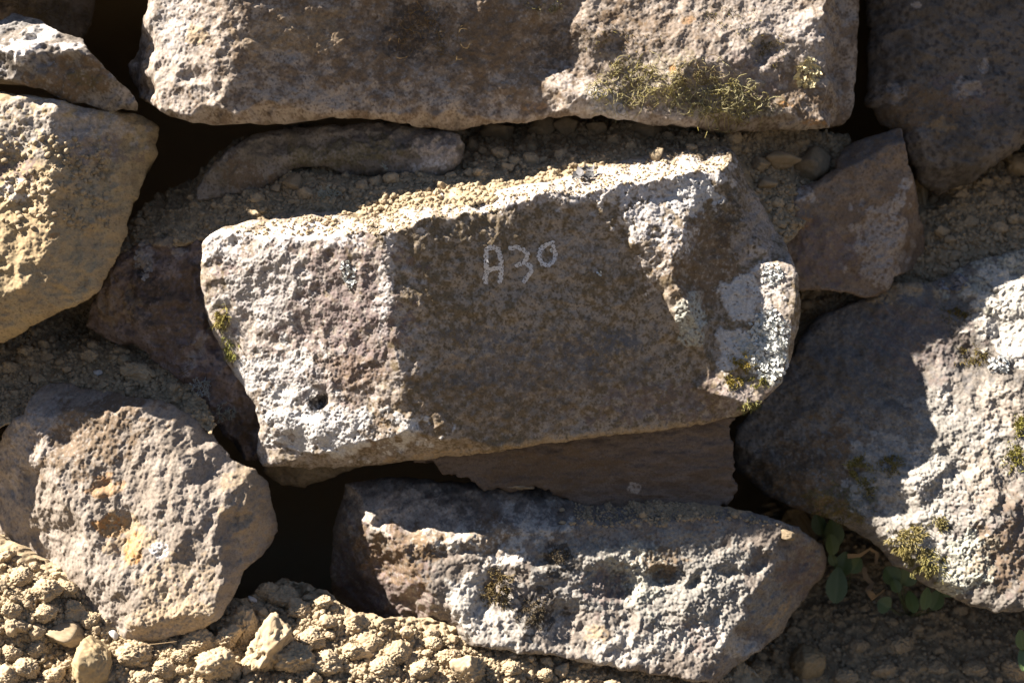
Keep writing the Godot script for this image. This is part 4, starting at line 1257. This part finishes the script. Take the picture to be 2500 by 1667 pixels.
func build_clods():
	var ta := Color(0.51, 0.405, 0.27)
	var tb := Color(0.41, 0.325, 0.215)
	var gb := Color(0.38, 0.30, 0.205)
	CM.big = []
	CM.small = []
	CM.chip = []
	for k in 5: CM.big.append(clod_mesh(k * 9.7, 4, [0.2, 0.7, 0.4, 0.85, 0.55][k], ta, tb))
	for k in 8: CM.small.append(clod_mesh(60.0 + k * 5.3, 3, [0.3, 0.6, 0.9][k % 3], ta.lerp(gb, 0.3 * (k % 3)), tb))
	for k in 5: CM.chip.append(clod_mesh(130.0 + k * 4.1, 3, 0.9, gb, Color(0.30, 0.24, 0.155), 0.35))
	CM.block = clod_mesh(215.0, 4, 0.75, ta, tb, 0.9)
	CM.egg = clod_mesh(231.0, 4, 0.55, Color(0.42,0.33,0.20), Color(0.36,0.28,0.17), 0.35)
	CM.white = clod_mesh(251.0, 2, 0.6, Color(0.62,0.61,0.60), Color(0.52,0.50,0.48), 0.3)
	CM.crumb = clod_mesh(261.0, 1, 0.2, Color(0.9,0.9,0.9), Color(0.75,0.75,0.75), 0.9)
	# single ones that stand out
	var used: Array = []
	var one := func(called, mesh, key, px, py, rx, ry, rot, sink, label, cat):
		if lay(called, mesh, key, px, py, rx, ry, rot, sink, label, cat, ""):
			used.append([px, py, (rx + ry) * 0.5])
	one.call("soil_clod", CM.block, "slope", 660, 1592, 52, 76, -33, 0.35, "largest angular tan clod standing upright in the sun beside the hollow", "clod")
	one.call("soil_clod", CM.egg, "slope", 238, 1628, 52, 62, 12, 0.3, "smooth egg-shaped tan rock sunk in the crumbly soil", "rock")
	one.call("soil_clod", CM.chip[0], "slope", 155, 1552, 50, 25, -12, 0.25, "flat brown clod lying above the egg-shaped rock", "clod")
	one.call("soil_clod", CM.big[0], "slope", 605, 1540, 32, 48, 10, 0.3, "tall knobbly clod leaning behind the largest angular clod", "clod")
	one.call("white_chip", CM.white, "slope", 278, 1556, 9, 14, 30, 0.7, "small white stone chip among the sunlit soil clods", "chip")
	one.call("white_chip", CM.white, "slope", 616, 1462, 12, 6, -20, 0.7, "small white stone chip in the shade beside the hollow", "chip")
	one.call("white_chip", CM.white, "pocket", 239, 916, 11, 8, 15, 0.7, "small white stone chip in the pocket under the ochre boulder", "chip")
	one.call("pebble", CM.chip[1], "shelf", 1972, 408, 42, 33, 8, 0.4, "flat angular tan stone on the shelf beside the squarish brown stone", "pebble")
	one.call("pebble", CM.chip[2], "shelf", 1896, 398, 42, 20, -8, 0.3, "long low brown pebble at the end of the shelf", "pebble")
	one.call("pebble", CM.chip[3], "mid", 1603, 388, 17, 14, 8, 0.6, "sunlit pale pebble perched on top of the numbered stone", "pebble")
	one.call("pebble", CM.small[1], "mid", 1690, 366, 12, 9, 5, 0.6, "small round pebble perched at the top corner of the numbered stone", "pebble")
	one.call("pebble", CM.chip[4], "pit", 1915, 1305, 20, 13, -10, 0.5, "tan chip of stone lying on the shaded end of the pitted stone", "pebble")
	one.call("pebble", CM.small[2], "pit", 1255, 1203, 38, 9, 3, 0.8, "bone-shaped tan clod lying along the edge of the dark slab", "pebble")
	var slope_l := "crumbly tan clod on the soil slope at the foot of the wall"
	var slope_g := "crumbly clods on the soil slope"
	for q in [[484,1582,40],[555,1566,29],[518,1632,44],[320,1606,37],[105,1446,33],[157,1441,24],[45,1417,25],[15,1366,18],[110,1501,25],[78,1390,14],[215,1516,22],[170,1490,26],[855,1530,25],[913,1574,25],[971,1607,28],[1054,1576,20],[1090,1610,26],[690,1470,34],[740,1500,28],[790,1480,22],[650,1450,26],[760,1560,30],[720,1620,50],[790,1630,34],[860,1600,28],[930,1640,30],[1030,1640,26],[400,1640,24],[440,1610,20],[60,1640,30],[20,1600,24],[90,1590,26],[330,1480,16],[250,1480,18],[20,1490,22],[60,1530,20],[20,1660,26],[130,1655,24],[350,1660,20],[1250,1640,22],[1330,1650,18]]:
		if lay("soil_clod", CM.big[rng.randi() % 5], "slope", q[0], q[1], q[2] * 1.05, q[2] * 0.86, 0.0, 0.45, slope_l, "clod", slope_g): used.append(q)
	if lay("soil_clod", CM.block, "slope", 1138, 1640, 44, 40, 20, 0.4, "smooth sunlit tan block at the lower edge of the pitted stone", "clod", ""): used.append([1138, 1640, 42])
	scatter("soil_clod", CM.small, "slope", [-60, 1310, 1500, 1720], 190, 7.0, 24.0, used, slope_l, "clod", slope_g)
	var hl := "shaded brown clod in the hollow below the ridged mossy stone"
	if lay("soil_clod", CM.egg, "hollow", 1978, 1632, 46, 40, 15, 0.4, "brown rock tipped with sunlight in the hollow below the mossy stone", "rock", ""): used.append([1978, 1632, 42])
	for q in [[2098,1581,20],[2192,1581,30],[2163,1635,28],[2286,1635,20],[2481,1646,30],[2060,1660,26],[1850,1650,30],[2380,1640,26],[1760,1660,24]]:
		if lay("soil_clod", CM.big[rng.randi() % 5], "hollow", q[0], q[1], q[2] * 1.1, q[2] * 0.9, 0.0, 0.3, hl, "clod", "clods in the hollow"): used.append(q)
	scatter("soil_clod", CM.small, "hollow", [1850, 1450, 2560, 1720], 55, 8.0, 22.0, used, hl, "clod", "clods in the hollow")
	# pebbles on the shelf and in the pockets
	var sl := "tan pebble on the shaded soil shelf under the long block"
	for q in [[1217,332,30],[1321,325,28],[1386,322,24],[1459,320,20],[1585,320,30],[1220,378,17],[1155,365,16],[1180,372,12],[1296,394,18],[1255,397,13],[1372,383,15],[1271,365,11],[1148,426,13],[1170,423,12],[1238,414,15],[1101,434,12],[1054,448,13],[1079,457,11],[956,444,18],[913,450,18],[884,459,14],[721,452,20],[678,461,13],[629,488,16],[752,475,16],[1849,405,22],[2037,405,14],[1420,350,14],[1500,345,16],[1540,360,12],[1640,335,14],[1790,340,18],[1870,450,20],[1890,500,18],[1830,430,14],[560,490,14],[480,500,14],[430,430,24],[400,450,18],[460,400,20]]:
		if lay("pebble", CM.small[rng.randi() % 8] if q[2] < 20 else CM.chip[rng.randi() % 5], "shelf", q[0], q[1], q[2] * 1.1, q[2] * 0.92, 0.0, 0.35, sl, "pebble", "pebbles on the soil shelf"): used.append(q)
	scatter("pebble", CM.small, "shelf", [300, 300, 2080, 640], 120, 6.0, 13.0, used, sl, "pebble", "pebbles on the soil shelf")
	var pl := "tan pebble in the soil pocket under the ochre boulder"
	for q in [[217,872,18],[336,916,30],[452,974,13],[90,927,14],[300,880,14],[20,900,18],[60,860,16]]:
		if lay("pebble", CM.big[rng.randi() % 5], "pocket", q[0], q[1], q[2] * 1.2, q[2] * 0.85, 0.0, 0.35, pl, "pebble", "pebbles in the soil pocket"): used.append(q)
	scatter("pebble", CM.small, "pocket", [-20, 780, 560, 1060], 50, 6.0, 14.0, used, pl, "pebble", "pebbles in the soil pocket")
	var nl := "tan pebble in the soil banked between the brown stone and the mossy stone"
	for q in [[2434,491,19],[2490,410,34],[2347,477,15],[2373,549,20],[2329,627,16],[2440,560,18],[2300,570,16],[2480,540,16],[2270,640,14]]:
		if lay("pebble", CM.small[rng.randi() % 8], "nook", q[0], q[1], q[2] * 1.1, q[2] * 0.9, 0.0, 0.35, nl, "pebble", "pebbles in the banked soil"): used.append(q)
	scatter("pebble", CM.small, "nook", [1900, 430, 2540, 960], 60, 6.0, 14.0, used, nl, "pebble", "pebbles in the banked soil")
	var tl := "small tan pebble on the dusty top of the pitted stone"
	scatter("pebble", CM.small, "pit", [1350, 1215, 1940, 1300], 20, 4.0, 9.0, used, tl, "pebble", "pebbles on the pitted stone")
	var al := "small tan pebble on the sunlit top of the numbered stone"
	scatter("pebble", CM.small, "mid", [620, 495, 1000, 555], 18, 4.0, 9.0, used, al, "pebble", "pebbles on the numbered stone")
	# what nobody could count
	var ca := Color(0.52, 0.42, 0.285)
	var cb := Color(0.37, 0.295, 0.195)
	crumbs("slope", "fine crumbs of tan soil strewn over the slope", [-60, 1310, 1800, 1720], 9000, 1.6, 6.5, ca, cb)
	crumbs("shelf", "fine crumbs of soil strewn over the shelf", [280, 290, 2100, 700], 8000, 1.6, 7.0, ca, cb)
	crumbs("pocket", "fine crumbs of soil in the pocket under the ochre boulder", [-40, 720, 600, 1100], 3500, 1.6, 7.0, ca, cb)
	crumbs("nook", "fine crumbs of soil banked behind the mossy stone", [1850, 400, 2560, 1000], 4000, 1.6, 7.0, ca, cb)
	crumbs("hollow", "fine crumbs of soil in the shaded hollow", [1800, 1300, 2560, 1720], 4000, 1.6, 8.0, ca, cb)
	crumbs("pit", "soil crumbs on the top of the pitted stone", [1400, 1205, 1960, 1310], 700, 1.4, 4.5, ca, cb)
	crumbs("mid", "soil crumbs lying on the top of the numbered stone", [560, 350, 1780, 575], 1700, 1.3, 4.5, ca, cb)
	crumbs("ochre", "crumbs of dried mud stuck to the ochre boulder", [0, 330, 270, 560], 260, 2.0, 8.0, ca, cb)
	print("clods ", Time.get_ticks_msec())

# ------------------------------------------------------------------ plants and litter
func leaf_mesh(rx: float, ry: float, ca: Color, cb: Color, curl: float) -> ArrayMesh:
	var mb := MB.new()
	var nu := 8
	var nv := 10
	for j in nv + 1:
		var t := float(j) / nv
		var half := rx * pow(sin(PI * clampf(t * 0.96 + 0.02, 0, 1)), 0.65) * (1.0 - 0.25 * t)
		for i in nu + 1:
			var s := float(i) / nu * 2.0 - 1.0
			var z := -curl * rx * (t - 0.4) * (t - 0.4) * 2.0 + 0.18 * rx * absf(s) - 0.12 * rx * s * s
			mb.v.append(Vector3(s * half, (t - 0.5) * 2.0 * ry, z))
			mb.n.append(Vector3(-0.18 * signf(s), 0.3 * curl * (t - 0.4), 1).normalized())
			mb.c.append(ca.lerp(cb, absf(s) * 0.7 + 0.2 * ns.get_noise_2d(s * 4.0, t * 9.0)) if i != nu / 2 else cb)
	for j in nv:
		for i in nu:
			var a := j * (nu + 1) + i
			for q in [a, a + nu + 1, a + nu + 2, a, a + nu + 2, a + 1]: mb.i.append(q)
	return mb.mesh()

func at(px: float, py: float, w: float) -> Vector3:
	var ks: float = SC * (DIST - w) / DIST
	return Vector3((px - 1250.0) * ks, (833.5 - py) * ks, w)

func plant(label: String, root_px: float, root_py: float, w: float, leaves: Array):
	var o := Node3D.new()
	o.name = numbered("leafy_plant")
	add_child(o)
	var base := spot("hollow", root_px, root_py)
	o.transform = Transform3D(Basis(BR, BU, BW), to_world(base.x, base.y, base.z))
	tag(o, label, "plant")
	for l in leaves:
		var ks: float = SC * (DIST - w) / DIST
		var p := at(l[0], l[1], w + l[5])
		var g := rng.randf_range(0.85, 1.15)
		var lf := put("leaf", leaf_mesh(l[2] * ks, l[3] * ks, Color(0.06 * g, 0.10 * g, 0.03), Color(0.085 * g, 0.125 * g, 0.05), 0.4), M.leaf, o)
		lf.transform = Transform3D(Basis(Vector3(0, 0, 1), deg_to_rad(l[4])) * Basis(Vector3(1, 0, 0), rng.randf_range(-0.35, 0.2)) * Basis(Vector3(0, 1, 0), rng.randf_range(-0.35, 0.35)), p - base)
		var foot := lf.transform * Vector3(0, -l[3] * ks, 0)
		var mb := MB.new()
		mb.tube([Vector3(rng.randf_range(-0.004, 0.004), 0, -0.004), foot * 0.5 + Vector3(0, -0.004, 0.002), foot], 0.0011, 0.0007, Color(0.10, 0.11, 0.05), Color(0.10, 0.14, 0.06), 5)
		put("stem", mb.mesh(), M.leaf, o)

func strip_thing(called: String, label: String, cat: String, pts_px: Array, w: float, ra: float, rb: float, ca: Color, cb: Color, flat: bool):
	var base := at(pts_px[0][0], pts_px[0][1], w)
	var pts: Array = []
	for q in pts_px:
		pts.append(at(q[0], q[1], w + q[2]) - base)
	var mb := MB.new()
	if flat: mb.ribbon(pts, ra, rb, Vector3(0.4, 0.6, 0.5), ca, cb)
	else: mb.tube(pts, ra, rb, ca, cb, 5)
	var o := put(called, mb.mesh(), M.leaf if flat else M.moss, self)
	o.transform = Transform3D(Basis(BR, BU, BW), to_world(base.x, base.y, base.z))
	tag(o, label, cat)

func build_plants():
	plant("small green plant with round leaves growing in the gap beside the pitted stone", 2070, 1440, -0.215,
		[[2037,1302,30,36,5,-0.02], [2033,1330,21,26,8,0.0], [2033,1366,13,17,20,-0.01], [2060,1378,26,32,-10,-0.02], [2044,1429,30,44,-6,0.005], [2090,1380,22,22,-40,-0.02], [2000,1280,22,28,15,-0.03]])
	plant("low green plant with pairs of rounded leaves under the ridged mossy stone", 2215, 1500, -0.21,
		[[2178,1404,28,24,40,-0.01], [2217,1408,28,24,-30,-0.01], [2188,1430,16,18,20,0.0], [2228,1469,20,28,10,0.0], [2262,1462,18,28,-12,0.0], [2288,1464,24,28,-30,-0.005], [2160,1476,26,17,60,0.0], [2320,1440,20,20,-40,-0.01]])
	plant("green leaves at the edge of the hollow, apart from the other plants", 2520, 1640, -0.08,
		[[2496,1563,18,26,10,0.0], [2500,1606,16,32,-5,0.0], [2540,1590,20,28,-20,0.0]])
	var dl := Color(0.20, 0.145, 0.09)
	var dd := Color(0.14, 0.10, 0.065)
	strip_thing("dry_leaf", "curled dry brown leaf hanging above the green plants", "leaf", [[2070,1358,0.0], [2100,1356,0.004], [2125,1340,0.006], [2142,1350,0.0], [2140,1376,-0.004]], -0.175, 0.004, 0.002, dl, dd, true)
	strip_thing("dry_leaf", "withered twisted brown leaf among the green plants", "leaf", [[2110,1385,0.0], [2115,1410,0.004], [2130,1425,0.002], [2120,1440,0.008], [2135,1460,0.0], [2160,1440,-0.004]], -0.175, 0.004, 0.006, dl, dd, true)
	strip_thing("twig", "thin dry stalk lying on the soil slope by the angular clod", "twig", [[710,1600,0.0], [740,1575,0.006], [770,1562,0.01], [800,1556,0.004]], 0.075, 0.0009, 0.0006, Color(0.30,0.22,0.13), Color(0.24,0.17,0.10), false)
	strip_thing("twig", "fine dry rootlet lying on the sunlit clods near the white chip", "twig", [[290,1555,0.0], [330,1575,0.012], [380,1572,0.016], [430,1566,0.01]], 0.105, 0.0006, 0.0004, Color(0.34,0.26,0.15), Color(0.28,0.2,0.12), false)
	# dead lichen lying on the numbered stone
	for q in [[1425, 436, 26, 18, 26, 0.0065, Color(0.20,0.20,0.21), Color(0.10,0.10,0.10), "curled dead grey lichen lying on top of the numbered stone"], [1080, 492, 8, 5, 6, 0.004, Color(0.34,0.34,0.34), Color(0.22,0.22,0.22), "tiny grey lichen flake on the shelf's sunlit edge"]]:
		var base := spot("mid", q[0], q[1])
		var mb := MB.new()
		for k in q[4]:
			var s := spot("mid", q[0] + rng.randfn() * q[2] * 0.5, q[1] + rng.randfn() * q[3] * 0.35)
			if s.z < -90.0: continue
			lobes_into(mb, s - base + Vector3(0, 0.002 + rng.randf() * 0.008, 0.003), (Vector3(0, 0.6, 0.6) + rdir()).normalized(), q[5] * rng.randf_range(0.6, 1.3), pick(q[6], q[7]))
		var o := put("dead_lichen", mb.mesh(), M.lichen, self)
		o.transform = Transform3D(Basis(BR, BU, BW), to_world(base.x, base.y, base.z))
		tag(o, q[8], "lichen")
	var b2 := spot("shelf", 805, 482)
	var m2 := MB.new()
	for k in 26:
		fork(m2, Vector3(rng.randfn() * 0.006, rng.randfn() * 0.003, 0.002), (Vector3(rng.randfn() * 0.8, 0.5, 0.6)).normalized(), 0.006, 0.0006, pick(Color(0.42,0.46,0.42), Color(0.3,0.33,0.3)), 2)
	var o2 := put("lichen_tuft", m2.mesh(), M.lichen, self)
	o2.transform = Transform3D(Basis(BR, BU, BW), to_world(b2.x, b2.y, b2.z))
	tag(o2, "loose fluffy pale lichen tuft lying on the shelf's crumbly soil", "lichen")
	print("plants ", Time.get_ticks_msec())
